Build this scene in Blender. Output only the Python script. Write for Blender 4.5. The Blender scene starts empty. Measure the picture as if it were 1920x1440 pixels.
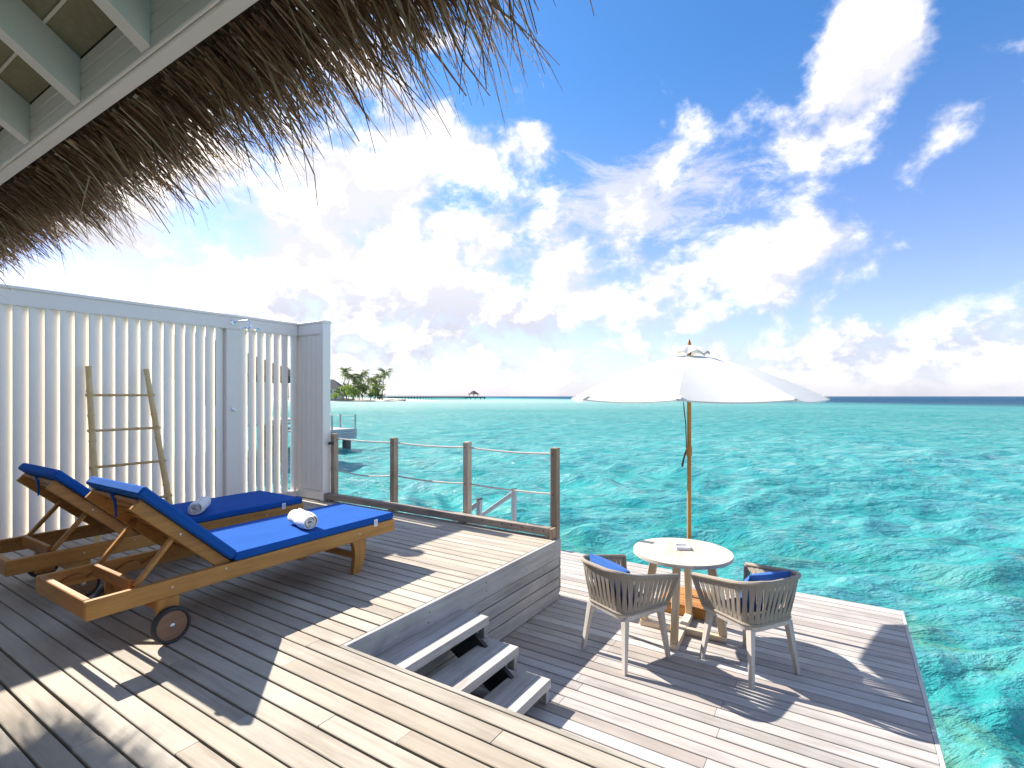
import bpy, math, random
import numpy as np
from mathutils import Vector, Matrix, Quaternion

random.seed(7)
RNG = np.random.default_rng(11)
S = bpy.context.scene
COL = S.collection
R = math.radians

# =====================================================================
# camera, sky, sun, exposure
# world axes: +X runs along the privacy fence, +Y along the deck boards,
# z = 0 is the top of the upper deck
# =====================================================================
EYE = 1.30
VIEW_AZ = 32.74
cam_d = bpy.data.cameras.new('camera')
cam_d.sensor_width = 36.0
cam_d.lens = 36.0 * 972.0 / 1920.0
cam_d.shift_y = 23.0 / 1920.0
cam_d.clip_start = 0.02
cam_d.clip_end = 60000.0
cam = bpy.data.objects.new('camera', cam_d)
cam.location = (0, 0, EYE)
cam.rotation_euler = (R(90), 0, R(VIEW_AZ - 90))
COL.objects.link(cam)
S.camera = cam

SUN_DIR = Vector((0.06, 1.25, 1.0)).normalized()
SUN_EL = math.asin(SUN_DIR.z)
sun_d = bpy.data.lights.new('sun', 'SUN')
sun_d.energy = 5.0
sun_d.angle = R(0.53)
sun_d.color = (1.0, 0.93, 0.82)
sun = bpy.data.objects.new('sun', sun_d)
sun.rotation_euler = SUN_DIR.to_track_quat('Z', 'Y').to_euler()
sun.location = (0, 8, 12)
COL.objects.link(sun)

S.view_settings.view_transform = 'Standard'
S.view_settings.look = 'None'
S.view_settings.gamma = 1.0
S.view_settings.exposure = 1.06
S.view_settings.use_curve_mapping = False
S.render.engine = 'CYCLES'
S.cycles.use_denoising = True
S.cycles.max_bounces = 7
S.cycles.diffuse_bounces = 4
S.cycles.glossy_bounces = 3
S.cycles.transparent_max_bounces = 8
S.cycles.sample_clamp_indirect = 6.0


class NT:
    """thin wrapper for writing node trees"""
    def __init__(self, tree):
        self.t = tree
        self.n = tree.nodes
        self.l = tree.links

    def new(self, kind, **kw):
        nd = self.n.new(kind)
        for k, v in kw.items():
            setattr(nd, k, v)
        return nd

    def put(self, sock, val):
        if val is None:
            return
        if isinstance(val, bpy.types.NodeSocket):
            self.l.new(val, sock)
        else:
            sock.default_value = val

    def m(self, op, a, b=None, c=None, clamp=False):
        nd = self.new('ShaderNodeMath', operation=op, use_clamp=clamp)
        for i, v in enumerate((a, b, c)):
            self.put(nd.inputs[i], v)
        return nd.outputs[0]

    def v(self, op, a, b=None, scale=None):
        nd = self.new('ShaderNodeVectorMath', operation=op)
        self.put(nd.inputs[0], a)
        if b is not None:
            self.put(nd.inputs[1], b)
        if scale is not None:
            self.put(nd.inputs['Scale'], scale)
        return nd.outputs['Value'] if op in ('LENGTH', 'DISTANCE', 'DOT_PRODUCT') else nd.outputs[0]

    def xyz(self, x, y, z):
        nd = self.new('ShaderNodeCombineXYZ')
        for i, v in enumerate((x, y, z)):
            self.put(nd.inputs[i], v)
        return nd.outputs[0]

    def sep(self, vec):
        nd = self.new('ShaderNodeSeparateXYZ')
        self.put(nd.inputs[0], vec)
        return nd.outputs

    def noise(self, vec, scale=1.0, detail=4.0, rough=0.5, dist=0.0, lac=2.0):
        nd = self.new('ShaderNodeTexNoise')
        nd.noise_dimensions = '3D'
        self.put(nd.inputs['Vector'], vec)
        self.put(nd.inputs['Scale'], scale)
        self.put(nd.inputs['Detail'], detail)
        self.put(nd.inputs['Roughness'], rough)
        self.put(nd.inputs['Lacunarity'], lac)
        self.put(nd.inputs['Distortion'], dist)
        return nd.outputs[0]

    def ss(self, x, lo, hi, a=0.0, b=1.0):
        nd = self.new('ShaderNodeMapRange', interpolation_type='SMOOTHSTEP')
        self.put(nd.inputs[0], x)
        self.put(nd.inputs[1], lo)
        self.put(nd.inputs[2], hi)
        self.put(nd.inputs[3], a)
        self.put(nd.inputs[4], b)
        return nd.outputs[0]

    def mix(self, f, a, b, blend='MIX'):
        nd = self.new('ShaderNodeMix', data_type='RGBA', blend_type=blend)
        nd.clamp_factor = True
        self.put(nd.inputs[0], f)
        self.put(nd.inputs[6], a if not isinstance(a, tuple) or len(a) == 4 else (*a, 1.0))
        self.put(nd.inputs[7], b if not isinstance(b, tuple) or len(b) == 4 else (*b, 1.0))
        return nd.outputs[2]

    def ramp(self, f, stops):
        nd = self.new('ShaderNodeValToRGB')
        while len(nd.color_ramp.elements) < len(stops):
            nd.color_ramp.elements.new(0.5)
        for e, (p, c) in zip(nd.color_ramp.elements, stops):
            e.position = p
            e.color = (*c, 1.0)
        self.put(nd.inputs[0], f)
        return nd.outputs[0]


# ---- world: Nishita sky with broken cumulus and high ripple cloud --------
world = bpy.data.worlds.new('World')
S.world = world
world.use_nodes = True
wt = NT(world.node_tree)
for nd in list(wt.n):
    wt.n.remove(nd)
w_out = wt.new('ShaderNodeOutputWorld')
w_bg = wt.new('ShaderNodeBackground')
w_bg.inputs['Strength'].default_value = 0.14
wt.l.new(w_bg.outputs[0], w_out.inputs[0])
w_sky = wt.new('ShaderNodeTexSky')
w_sky.sky_type = 'NISHITA'
w_sky.sun_disc = False
w_sky.sun_elevation = SUN_EL
w_sky.sun_rotation = math.atan2(SUN_DIR.x, SUN_DIR.y)
w_sky.air_density = 1.0
w_sky.dust_density = 0.4
w_sky.ozone_density = 2.5
w_dir = wt.v('NORMALIZE', wt.new('ShaderNodeTexCoord').outputs['Generated'])
dx, dy, dz = wt.sep(w_dir)
az = wt.m('MULTIPLY', wt.m('ARCTAN2', dy, dx), 180 / math.pi)
el = wt.m('MULTIPLY', wt.m('ARCSINE', dz), 180 / math.pi)
azel = wt.xyz(az, el, 0.0)


def cloud_cover(base, blobs):
    acc = base
    for (a, e, sa, se, w) in blobs:
        dlt = wt.v('MULTIPLY', wt.v('SUBTRACT', azel, (a, e, 0.0)), (1.0 / sa, 1.0 / se, 0.0))
        acc = wt.m('ADD', acc, wt.ss(wt.v('LENGTH', dlt), 0.0, 1.0, w, 0.0))
    return acc


low_band = wt.ss(el, 1.5, 11.0, 0.30, 0.0)
cum = cloud_cover(wt.m('ADD', low_band, 0.03), [
    (16, 36, 24, 12, -.36), (-11, 30, 8, 11, -.36), (-12, 16, 8, 8, -.24), (6, 27, 6, 6, -.10), (22, 28, 8, 5, -.14),
    (-2.5, 34, 9, 8, .52), (-1.5, 27.5, 7, 5.5, .40), (1.5, 23, 7, 5, .40), (-8.1, 22.0, 5.0, 3.6, .46),
    (-4.5, 18.5, 5, 4, .26), (4, 14, 11, 8, .30), (-9.0, 11.5, 4.5, 4, .28), (-8, 5.5, 22, 6, .30),
    (42.5, 27, 7, 6, .46), (47, 22, 11, 7, .34), (31.8, 26.4, 7.5, 4.6, .52), (37, 25, 6, 4, .34),
    (66, 15, 42, 22, .36), (42, 12, 30, 12, .20), (20, 11, 24, 9, .18), (17.2, 29.8, 4.0, 3.6, .16),
    (14.2, 26.8, 3.0, 2.6, .13), (26.5, 22.5, 4, 2.2, -.16), (38.5, 20.5, 6, 2.4, -.26), (-9, 14.5, 8, 3.0, -.18),
    (70, 11.5, 9, 2.6, -.16)])
rip = cloud_cover(-0.16, [(22, 20, 22, 10, .30), (12, 20, 14, 8, .16), (38, 19, 12, 7, .22), (50, 30, 30, 14, .06)])
n_dir = wt.v('MULTIPLY', w_dir, (1.0, 1.0, 1.35))
warp = wt.v('SCALE', wt.v('SUBTRACT', wt.new('ShaderNodeTexNoise').outputs['Color'], (.5, .5, .5)), scale=0.0)
cn = wt.noise(n_dir, 5.6, 12.0, 0.59, 0.12)
cn_sun = wt.noise(wt.v('ADD', n_dir, (0.004, 0.035, 0.034)), 5.6, 7.0, 0.59, 0.12)
inv = wt.m('DIVIDE', 1.0, wt.m('ADD', wt.m('MAXIMUM', dz, 0.0), 0.12))
flat = wt.v('MULTIPLY', wt.xyz(wt.m('MULTIPLY', dx, inv), wt.m('MULTIPLY', dy, inv), 0.0), (1.0, 1.0, 1.0))
rn = wt.noise(flat, 3.4, 10.0, 0.70, 0.45)
c_sum = wt.m('ADD', wt.m('MULTIPLY', wt.m('SUBTRACT', cn, 0.5), 1.9), wt.m('MULTIPLY', cum, 0.80))
d_cum = wt.ss(c_sum, -0.02, 0.36)
d_rip = wt.m('MULTIPLY', wt.ss(wt.m('ADD', wt.m('SUBTRACT', rn, 0.5), rip), -0.02, 0.26), 0.80)
cl_a = wt.m('SUBTRACT', 1.0, wt.m('MULTIPLY', wt.m('SUBTRACT', 1.0, d_cum), wt.m('SUBTRACT', 1.0, d_rip)))
relief = wt.ss(wt.m('SUBTRACT', cn, cn_sun), -0.07, 0.10)
thick = wt.ss(wt.m('ADD', wt.m('SUBTRACT', cn, 0.5), cum), 0.22, 0.55)
lowdim = wt.ss(el, 2.0, 14.0, 1.0, 0.0)
toward = wt.ss(wt.v('DOT_PRODUCT', w_dir, tuple(SUN_DIR)), 0.2, 1.0)
shade_amt = wt.m('MULTIPLY', wt.m('SUBTRACT', 1.0, relief), wt.m('ADD', 0.92, wt.m('MULTIPLY', lowdim, 0.20)), clamp=True)
cl_white = wt.mix(toward, (5.7, 5.35, 5.15), (6.2, 5.8, 5.5))
cl_grey = wt.mix(lowdim, (2.95, 3.0, 3.40), (2.45, 2.5, 2.95))
cl_col = wt.mix(shade_amt, cl_white, cl_grey)
haze_f = wt.ss(el, -1.0, 7.0, 0.62, 0.0)
sky_c = wt.mix(1.0, w_sky.outputs[0], wt.mix(wt.ss(el, 8.0, 34.0), (0.68, 0.635, 0.78), (0.32, 0.58, 0.80)), 'MULTIPLY')
sky_hz = wt.mix(haze_f, sky_c, (2.35, 2.60, 3.30))
final = wt.mix(wt.m('MULTIPLY', cl_a, wt.ss(el, 0.5, 4.5, 0.12, 1.0)), sky_hz, cl_col)
wt.l.new(final, w_bg.inputs['Color'])


# =====================================================================
# helpers
# =====================================================================
def tag(o, label=None, cat=None, group=None, kind=None):
    if label:
        o['label'] = label
    if cat:
        o['category'] = cat
    if group:
        o['group'] = group
    if kind:
        o['kind'] = kind
    return o


def empty(name, loc=(0, 0, 0), rz=0.0):
    o = bpy.data.objects.new(name, None)
    o.empty_display_size = 0.2
    o.location = loc
    o.rotation_euler = (0, 0, rz)
    COL.objects.link(o)
    return o


class MB:
    """collects geometry, then builds ONE mesh object"""
    def __init__(self):
        self.v = []
        self.f = []

    def add(self, vs, fs, M=None):
        o = len(self.v)
        if M is not None:
            vs = [M @ Vector(p) for p in vs]
        self.v += [tuple(p) for p in vs]
        self.f += [tuple(i + o for i in q) for q in fs]
        return self

    def box(self, x0, x1, y0, y1, z0, z1, c=0.0, M=None):
        """box, with every edge chamfered by c"""
        if c <= 0:
            vs = [(x, y, z) for z in (z0, z1) for y in (y0, y1) for x in (x0, x1)]
            fs = [(0, 2, 3, 1), (4, 5, 7, 6), (0, 1, 5, 4), (2, 6, 7, 3), (0, 4, 6, 2), (1, 3, 7, 5)]
            return self.add(vs, fs, M)
        c = min(c, .45 * (x1 - x0), .45 * (y1 - y0), .45 * (z1 - z0))
        vs, idx = [], {}
        for i, (X, sx) in enumerate(((x0, 1), (x1, -1))):
            for j, (Y, sy) in enumerate(((y0, 1), (y1, -1))):
                for k, (Z, sz) in enumerate(((z0, 1), (z1, -1))):
                    for a in range(3):
                        p = [X + sx * c, Y + sy * c, Z + sz * c]
                        p[a] = (X, Y, Z)[a]
                        idx[(i, j, k, a)] = len(vs)
                        vs.append(tuple(p))
        I = lambda i, j, k, a: idx[(i, j, k, a)]
        fs = []
        for s in (0, 1):
            q = [I(s, 0, 0, 0), I(s, 1, 0, 0), I(s, 1, 1, 0), I(s, 0, 1, 0)]
            fs.append(tuple(q if s else q[::-1]))
            q = [I(0, s, 0, 1), I(0, s, 1, 1), I(1, s, 1, 1), I(1, s, 0, 1)]
            fs.append(tuple(q if s else q[::-1]))
            q = [I(0, 0, s, 2), I(1, 0, s, 2), I(1, 1, s, 2), I(0, 1, s, 2)]
            fs.append(tuple(q if s else q[::-1]))
        for a in (0, 1):
            for b in (0, 1):
                fs.append((I(0, a, b, 1), I(0, a, b, 2), I(1, a, b, 2), I(1, a, b, 1)))
                fs.append((I(a, 0, b, 0), I(a, 0, b, 2), I(a, 1, b, 2), I(a, 1, b, 0)))
                fs.append((I(a, b, 0, 0), I(a, b, 0, 1), I(a, b, 1, 1), I(a, b, 1, 0)))
        for i in (0, 1):
            for j in (0, 1):
                for k in (0, 1):
                    fs.append((I(i, j, k, 0), I(i, j, k, 1), I(i, j, k, 2)))
        return self.add(vs, fs, M)

    def bar(self, p0, p1, w, h, c=0.0, up=(0, 0, 1)):
        """rectangular bar from p0 to p1; w across, h along 'up'"""
        p0, p1 = Vector(p0), Vector(p1)
        d = p1 - p0
        X = d.normalized()
        Y = Vector(up).cross(X).normalized()
        Z = X.cross(Y)
        M = Matrix((X, Y, Z)).transposed().to_4x4()
        M.translation = p0
        return self.box(0, d.length, -w / 2, w / 2, -h / 2, h / 2, c, M)

    def tube(self, pts, rad, n=8, cap=True):
        pts = [Vector(p) for p in pts]
        rads = rad if isinstance(rad, (list, tuple)) else [rad] * len(pts)
        o = len(self.v)
        prev = None
        for i, p in enumerate(pts):
            a = pts[max(i - 1, 0)]
            b = pts[min(i + 1, len(pts) - 1)]
            t = (b - a).normalized()
            if prev is None:
                ref = Vector((0, 0, 1)) if abs(t.z) < .9 else Vector((1, 0, 0))
                u = t.cross(ref).normalized()
            else:
                u = (prev - t * prev.dot(t)).normalized()
            prev = u
            w = t.cross(u)
            for k in range(n):
                an = 2 * math.pi * k / n
                self.v.append(tuple(p + (u * math.cos(an) + w * math.sin(an)) * rads[i]))
        for i in range(len(pts) - 1):
            for k in range(n):
                k2 = (k + 1) % n
                self.f.append((o + i * n + k, o + i * n + k2, o + (i + 1) * n + k2, o + (i + 1) * n + k))
        if cap:
            self.f.append(tuple(o + k for k in range(n))[::-1])
            self.f.append(tuple(o + (len(pts) - 1) * n + k for k in range(n)))
        return self

    def lathe(self, prof, n=24, M=None, closed=False):
        vs, fs = [], []
        m = len(prof)
        for (r, z) in prof:
            for k in range(n):
                an = 2 * math.pi * k / n
                vs.append((r * math.cos(an), r * math.sin(an), z))
        for i in range(m - 1):
            for k in range(n):
                k2 = (k + 1) % n
                fs.append((i * n + k, i * n + k2, (i + 1) * n + k2, (i + 1) * n + k))
        if not closed:
            fs.append(tuple(range(n))[::-1])
            fs.append(tuple((m - 1) * n + k for k in range(n)))
        return self.add(vs, fs, M)

    def prism(self, poly, t0, t1, M=None):
        """polygon (a, b) extruded from t0 to t1 along the third axis: points are (a, t, b)"""
        n = len(poly)
        vs = [(a, t0, b) for a, b in poly] + [(a, t1, b) for a, b in poly]
        fs = [tuple(range(n)), tuple(range(2 * n - 1, n - 1, -1))]
        for i in range(n):
            j = (i + 1) % n
            fs.append((i, i + n, j + n, j))
        return self.add(vs, fs, M)

    def build(self, name, mat, parent=None, smooth=False):
        me = bpy.data.meshes.new(name)
        me.from_pydata(self.v, [], self.f)
        me.validate()
        me.update()
        if mat:
            me.materials.append(mat)
        if smooth:
            me.polygons.foreach_set('use_smooth', [True] * len(me.polygons))
            try:
                me.set_sharp_from_angle(angle=R(40))
            except Exception:
                pass
        o = bpy.data.objects.new(name, me)
        COL.objects.link(o)
        if parent is not None:
            o.parent = parent
        return o


def np_mesh(name, verts, quads, mat, parent=None, smooth=True):
    me = bpy.data.meshes.new(name)
    verts = np.asarray(verts, dtype=np.float32)
    quads = np.asarray(quads, dtype=np.int32)
    k = quads.shape[1]
    me.vertices.add(len(verts))
    me.vertices.foreach_set('co', verts.ravel())
    me.loops.add(quads.size)
    me.loops.foreach_set('vertex_index', quads.ravel())
    me.polygons.add(len(quads))
    me.polygons.foreach_set('loop_start', np.arange(0, quads.size, k, dtype=np.int32))
    me.polygons.foreach_set('loop_total', np.full(len(quads), k, dtype=np.int32))
    me.polygons.foreach_set('use_smooth', np.full(len(quads), smooth))
    me.update(calc_edges=True)
    me.materials.append(mat)
    o = bpy.data.objects.new(name, me)
    COL.objects.link(o)
    if parent is not None:
        o.parent = parent
    return o


def copy_tree(o, parent=None):
    c = o.copy()
    COL.objects.link(c)
    c.parent = parent
    for ch in list(o.children):
        copy_tree(ch, c)
    return c


def ahead(right, depth, z=0.0):
    """a place so many metres right of and ahead of the terrace viewpoint"""
    a = R(VIEW_AZ)
    return Vector((math.cos(a) * depth + math.sin(a) * right, math.sin(a) * depth - math.cos(a) * right, z))


# =====================================================================
# materials
# =====================================================================
def material(name):
    m = bpy.data.materials.new(name)
    m.use_nodes = True
    t = NT(m.node_tree)
    b = t.n['Principled BSDF']
    return m, t, b


def obj_coord(t, rnd=40.0):
    """object coordinates with a shift of its own for every object"""
    c = t.new('ShaderNodeTexCoord').outputs['Object']
    if rnd:
        r = t.new('ShaderNodeObjectInfo').outputs['Random']
        c = t.v('ADD', c, t.xyz(t.m('MULTIPLY', r, rnd), t.m('MULTIPLY', r, rnd * 1.7), t.m('MULTIPLY', r, rnd * .6)))
    return c


def wood(name, c_dark, c_mid, c_light, axis='x', rough=0.75, var=0.5, tint=None, bump=0.25, dirt=None, spec=0.3, fine=1.0):
    """timber with grain running along 'axis', varying from piece to piece"""
    m, t, b = material(name)
    c = obj_coord(t)
    st = {'x': (1.6, 26, 26), 'y': (26, 1.6, 26), 'z': (26, 26, 1.6)}[axis]
    st = tuple(s * fine for s in st)
    wc = t.v('ADD', t.v('MULTIPLY', c, st), t.v('SCALE', t.new('ShaderNodeTexNoise').outputs['Color'], scale=0.0))
    g1 = t.noise(wc, 1.0, 6.0, 0.62, 0.6)
    g2 = t.noise(t.v('MULTIPLY', c, tuple(s * 6 for s in st)), 1.0, 3.0, 0.6)
    bl = t.noise(c, 3.0, 3.0, 0.5)
    rnd = t.new('ShaderNodeObjectInfo').outputs['Random']
    f = t.m('ADD', t.m('MULTIPLY', g1, 0.75), t.m('MULTIPLY', g2, 0.25))
    f = t.m('ADD', f, t.m('MULTIPLY', t.m('SUBTRACT', bl, 0.5), 0.5))
    f = t.m('ADD', f, t.m('MULTIPLY', t.m('SUBTRACT', rnd, 0.5), var))
    col = t.ramp(f, [(0.25, c_dark), (0.5, c_mid), (0.75, c_light)])
    if tint:
        r2 = t.m('FRACT', t.m('MULTIPLY', rnd, 17.31))
        col = t.mix(t.m('MULTIPLY', t.ss(r2, 0.45, 1.0), 0.75), col, t.mix(f, tuple(x * .6 for x in tint), tuple(x * 1.15 for x in tint)))
    if dirt:
        dn = t.noise(c, 1.7, 6.0, 0.65)
        col = t.mix(t.m('MULTIPLY', t.ss(dn, 0.52, 0.72), 0.55), col, dirt)
    t.l.new(col, b.inputs['Base Color'])
    b.inputs['Roughness'].default_value = rough
    b.inputs['Specular IOR Level'].default_value = spec
    bp = t.new('ShaderNodeBump')
    bp.inputs['Strength'].default_value = bump
    bp.inputs['Distance'].default_value = 0.004
    t.l.new(t.m('ADD', t.m('MULTIPLY', g1, 0.6), t.m('MULTIPLY', g2, 0.5)), bp.inputs['Height'])
    t.l.new(bp.outputs[0], b.inputs['Normal'])
    return m


def plain(name, col, rough=0.6, noise=0.08, scale=12.0, metal=0.0, bump=0.0, spec=0.5, rnd=0.0):
    m, t, b = material(name)
    c = obj_coord(t)
    n = t.noise(c, scale, 5.0, 0.6)
    f = t.m('MULTIPLY', t.m('SUBTRACT', n, 0.5), 2.0 * noise)
    f = t.m('ADD', f, 1.0)
    if rnd:
        f = t.m('ADD', f, t.m('MULTIPLY', t.m('SUBTRACT', t.new('ShaderNodeObjectInfo').outputs['Random'], .5), rnd))
    t.l.new(t.v('SCALE', tuple(col), scale=f), b.inputs['Base Color'])
    b.inputs['Roughness'].default_value = rough
    b.inputs['Metallic'].default_value = metal
    b.inputs['Specular IOR Level'].default_value = spec
    if bump:
        bp = t.new('ShaderNodeBump')
        bp.inputs['Strength'].default_value = bump
        bp.inputs['Distance'].default_value = 0.003
        t.l.new(t.noise(c, scale * 6, 4.0, 0.6), bp.inputs['Height'])
        t.l.new(bp.outputs[0], b.inputs['Normal'])
    return m


def cloth(name, col, col2, scale=500.0, rough=0.9, sheen=0.3, bump=0.3, transl=0.0):
    """woven cloth: fine weave, soft broad variation"""
    m, t, b = material(name)
    c = obj_coord(t)
    w = t.noise(t.v('MULTIPLY', c, (1.0, 1.0, 1.0)), scale, 2.0, 0.5)
    broad = t.noise(c, 5.0, 4.0, 0.6)
    f = t.m('ADD', t.m('MULTIPLY', w, 0.6), t.m('MULTIPLY', broad, 0.5))
    t.l.new(t.mix(t.ss(f, 0.3, 0.8), col, col2), b.inputs['Base Color'])
    b.inputs['Roughness'].default_value = rough
    b.inputs['Sheen Weight'].default_value = sheen
    b.inputs['Specular IOR Level'].default_value = 0.08
    bp = t.new('ShaderNodeBump')
    bp.inputs['Strength'].default_value = bump
    bp.inputs['Distance'].default_value = 0.002
    t.l.new(t.m('ADD', t.m('ADD', t.m('MULTIPLY', w, .3), t.noise(c, 24.0, 3.0, .5)), t.m('MULTIPLY', t.noise(t.v('MULTIPLY', c, (1.0, .6, 1.0)), 6.0, 3.0, .55, .8), 7.0)), bp.inputs['Height'])
    t.l.new(bp.outputs[0], b.inputs['Normal'])
    if transl:
        tr = t.new('ShaderNodeBsdfTranslucent')
        tr.inputs[0].default_value = (*col2, 1.0)
        mx = t.new('ShaderNodeMixShader')
        mx.inputs[0].default_value = transl
        out = t.n['Material Output']
        t.l.new(b.outputs[0], mx.inputs[1])
        t.l.new(tr.outputs[0], mx.inputs[2])
        t.l.new(mx.outputs[0], out.inputs[0])
    return m


M_deck = wood('weathered_deck', (.31, .265, .215), (.435, .39, .325), (.52, .475, .405), 'y', .82, .26, tint=(.47, .40, .315), dirt=(.34, .32, .295))
M_low = wood('grey_deck', (.30, .27, .25), (.435, .405, .38), (.54, .515, .49), 'y', .82, .40, tint=(.42, .36, .325), dirt=(.37, .36, .355))
M_fascia = wood('silvered_fascia', (.26, .25, .24), (.42, .41, .395), (.54, .525, .50), 'x', .85, .30, tint=(.40, .36, .31), dirt=(.22, .22, .22))
M_tread = wood('silvered_tread', (.23, .205, .185), (.43, .40, .37), (.58, .55, .51), 'x', .85, .25, tint=(.44, .39, .37))
M_fascia_y = wood('silvered_fascia_long', (.25, .22, .18), (.38, .35, .30), (.48, .44, .38), 'y', .85, .2)
M_joist = plain('dark_joist', (.07, .06, .05), .9, .2)  # also on the sheets added to darken the board gaps
M_post = wood('weathered_post', (.24, .165, .11), (.41, .30, .21), (.54, .44, .34), 'z', .85, .45, tint=(.40, .34, .29))
M_kerb = wood('weathered_kerb', (.14, .12, .11), (.27, .23, .20), (.46, .37, .28), 'y', .85, .2, dirt=(.09, .09, .09))
M_teak_x = wood('teak_long', (.27, .115, .022), (.46, .215, .048), (.58, .30, .080), 'x', .45, .15, spec=.45, bump=.12)
M_teak_y = wood('teak_cross', (.24, .095, .020), (.40, .175, .040), (.52, .25, .065), 'y', .45, .15, spec=.45, bump=.12)
M_teak_z = wood('teak_upright', (.27, .115, .022), (.46, .215, .048), (.58, .30, .080), 'z', .45, .15, spec=.45, bump=.12)
M_ash_x = wood('pale_timber_long', (.55, .42, .28), (.66, .53, .38), (.74, .63, .49), 'x', .6, .1, bump=.1)
M_ash_y = wood('pale_timber_cross', (.55, .42, .28), (.66, .53, .38), (.74, .63, .49), 'y', .6, .1, bump=.1)
M_ash_z = wood('pale_timber_upright', (.50, .36, .21), (.62, .48, .32), (.70, .58, .43), 'z', .6, .1, bump=.1)
M_top_x = wood('pale_table_boards', (.44, .375, .30), (.56, .495, .41), (.63, .57, .485), 'y', .6, .2, bump=.08)
M_chair_leg = wood('limed_timber', (.42, .37, .32), (.54, .49, .44), (.63, .59, .54), 'z', .65, .1, bump=.1)
M_bamboo = wood('bamboo', (.54, .33, .12), (.68, .46, .20), (.76, .57, .30), 'z', .5, .2, bump=.05)
M_bamboo_x = wood('bamboo_rung', (.44, .27, .10), (.58, .38, .17), (.68, .49, .26), 'x', .5, .2, bump=.05)
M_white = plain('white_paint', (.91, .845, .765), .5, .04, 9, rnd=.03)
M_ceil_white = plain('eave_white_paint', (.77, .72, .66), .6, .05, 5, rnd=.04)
M_panel = plain('woven_ceiling_mat', (.30, .265, .175), .95, .30, 60, bump=.6)
M_rope = plain('pale_rope', (.62, .58, .52), .9, .25, 90, bump=.7)
M_rope_dark = plain('brown_cord', (.10, .06, .035), .9, .3, 90)
M_strap = plain('taupe_strap', (.32, .275, .225), .85, .18, 70, bump=.5)
M_strap_dark = plain('dark_seat_weave', (.085, .075, .065), .9, .3, 70, bump=.5)
M_blue = cloth('royal_blue_cloth', (.010, .082, .345), (.017, .110, .425), 420, .95, .03)
M_blue2 = cloth('blue_pillow_cloth', (.030, .105, .34), (.055, .155, .46), 320, .95, .05, .6)
M_towel = cloth('white_terry', (.74, .71, .67), (.83, .81, .78), 300, 1.0, .4, 1.0)
M_canvas = cloth('white_canvas', (.84, .82, .78), (.88, .865, .83), 260, .9, .1, .25, .30)
M_tag = plain('white_tag', (.80, .82, .86), .7, .1, 80)
M_print = plain('tag_print', (.18, .30, .55), .8, .1, 80)
M_rubber = plain('black_rubber', (.035, .036, .042), .65, .2, 30)
M_wheel = wood('wheel_timber', (.16, .085, .045), (.25, .14, .08), (.33, .20, .12), 'x', .6, .1, bump=.1)
M_chrome = plain('chrome', (.82, .83, .85), .12, .03, 8, metal=1.0)
M_bolt = plain('bolt_steel', (.62, .62, .60), .35, .1, 30, metal=.9)
M_cap = plain('black_cap', (.02, .02, .022), .5, .1, 20)
M_steel = plain('grey_handrail', (.50, .49, .50), .55, .12, 20)
M_glass = plain('door_glass', (.05, .06, .065), .08, .05, 5)
M_ceramic = plain('white_ceramic', (.80, .80, .78), .25, .03, 10)
M_ceramic_in = plain('grey_ceramic', (.52, .52, .51), .4, .05, 10)


def thatch_mat(name, dark, mid, light):
    m, t, b = material(name)
    at = t.new('ShaderNodeAttribute')
    at.attribute_name = 'tone'
    col = t.ramp(at.outputs['Fac'], [(0.0, dark), (0.5, mid), (1.0, light)])
    t.l.new(col, b.inputs['Base Color'])
    b.inputs['Roughness'].default_value = 0.55
    b.inputs['Specular IOR Level'].default_value = 0.35
    tr = t.new('ShaderNodeBsdfTranslucent')
    t.l.new(col, tr.inputs[0])
    mx = t.new('ShaderNodeMixShader')
    mx.inputs[0].default_value = 0.22
    t.l.new(b.outputs[0], mx.inputs[1])
    t.l.new(tr.outputs[0], mx.inputs[2])
    t.l.new(mx.outputs[0], t.n['Material Output'].inputs[0])
    return m


M_thatch = thatch_mat('thatch_straw', (.080, .038, .017), (.31, .185, .095), (.64, .53, .40))
M_thatch_body = plain('thatch_body', (.06, .04, .025), 1.0, .5, 40, bump=1.0)

# =====================================================================
# SEA
# =====================================================================
SEA_Z = -1.75


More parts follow.
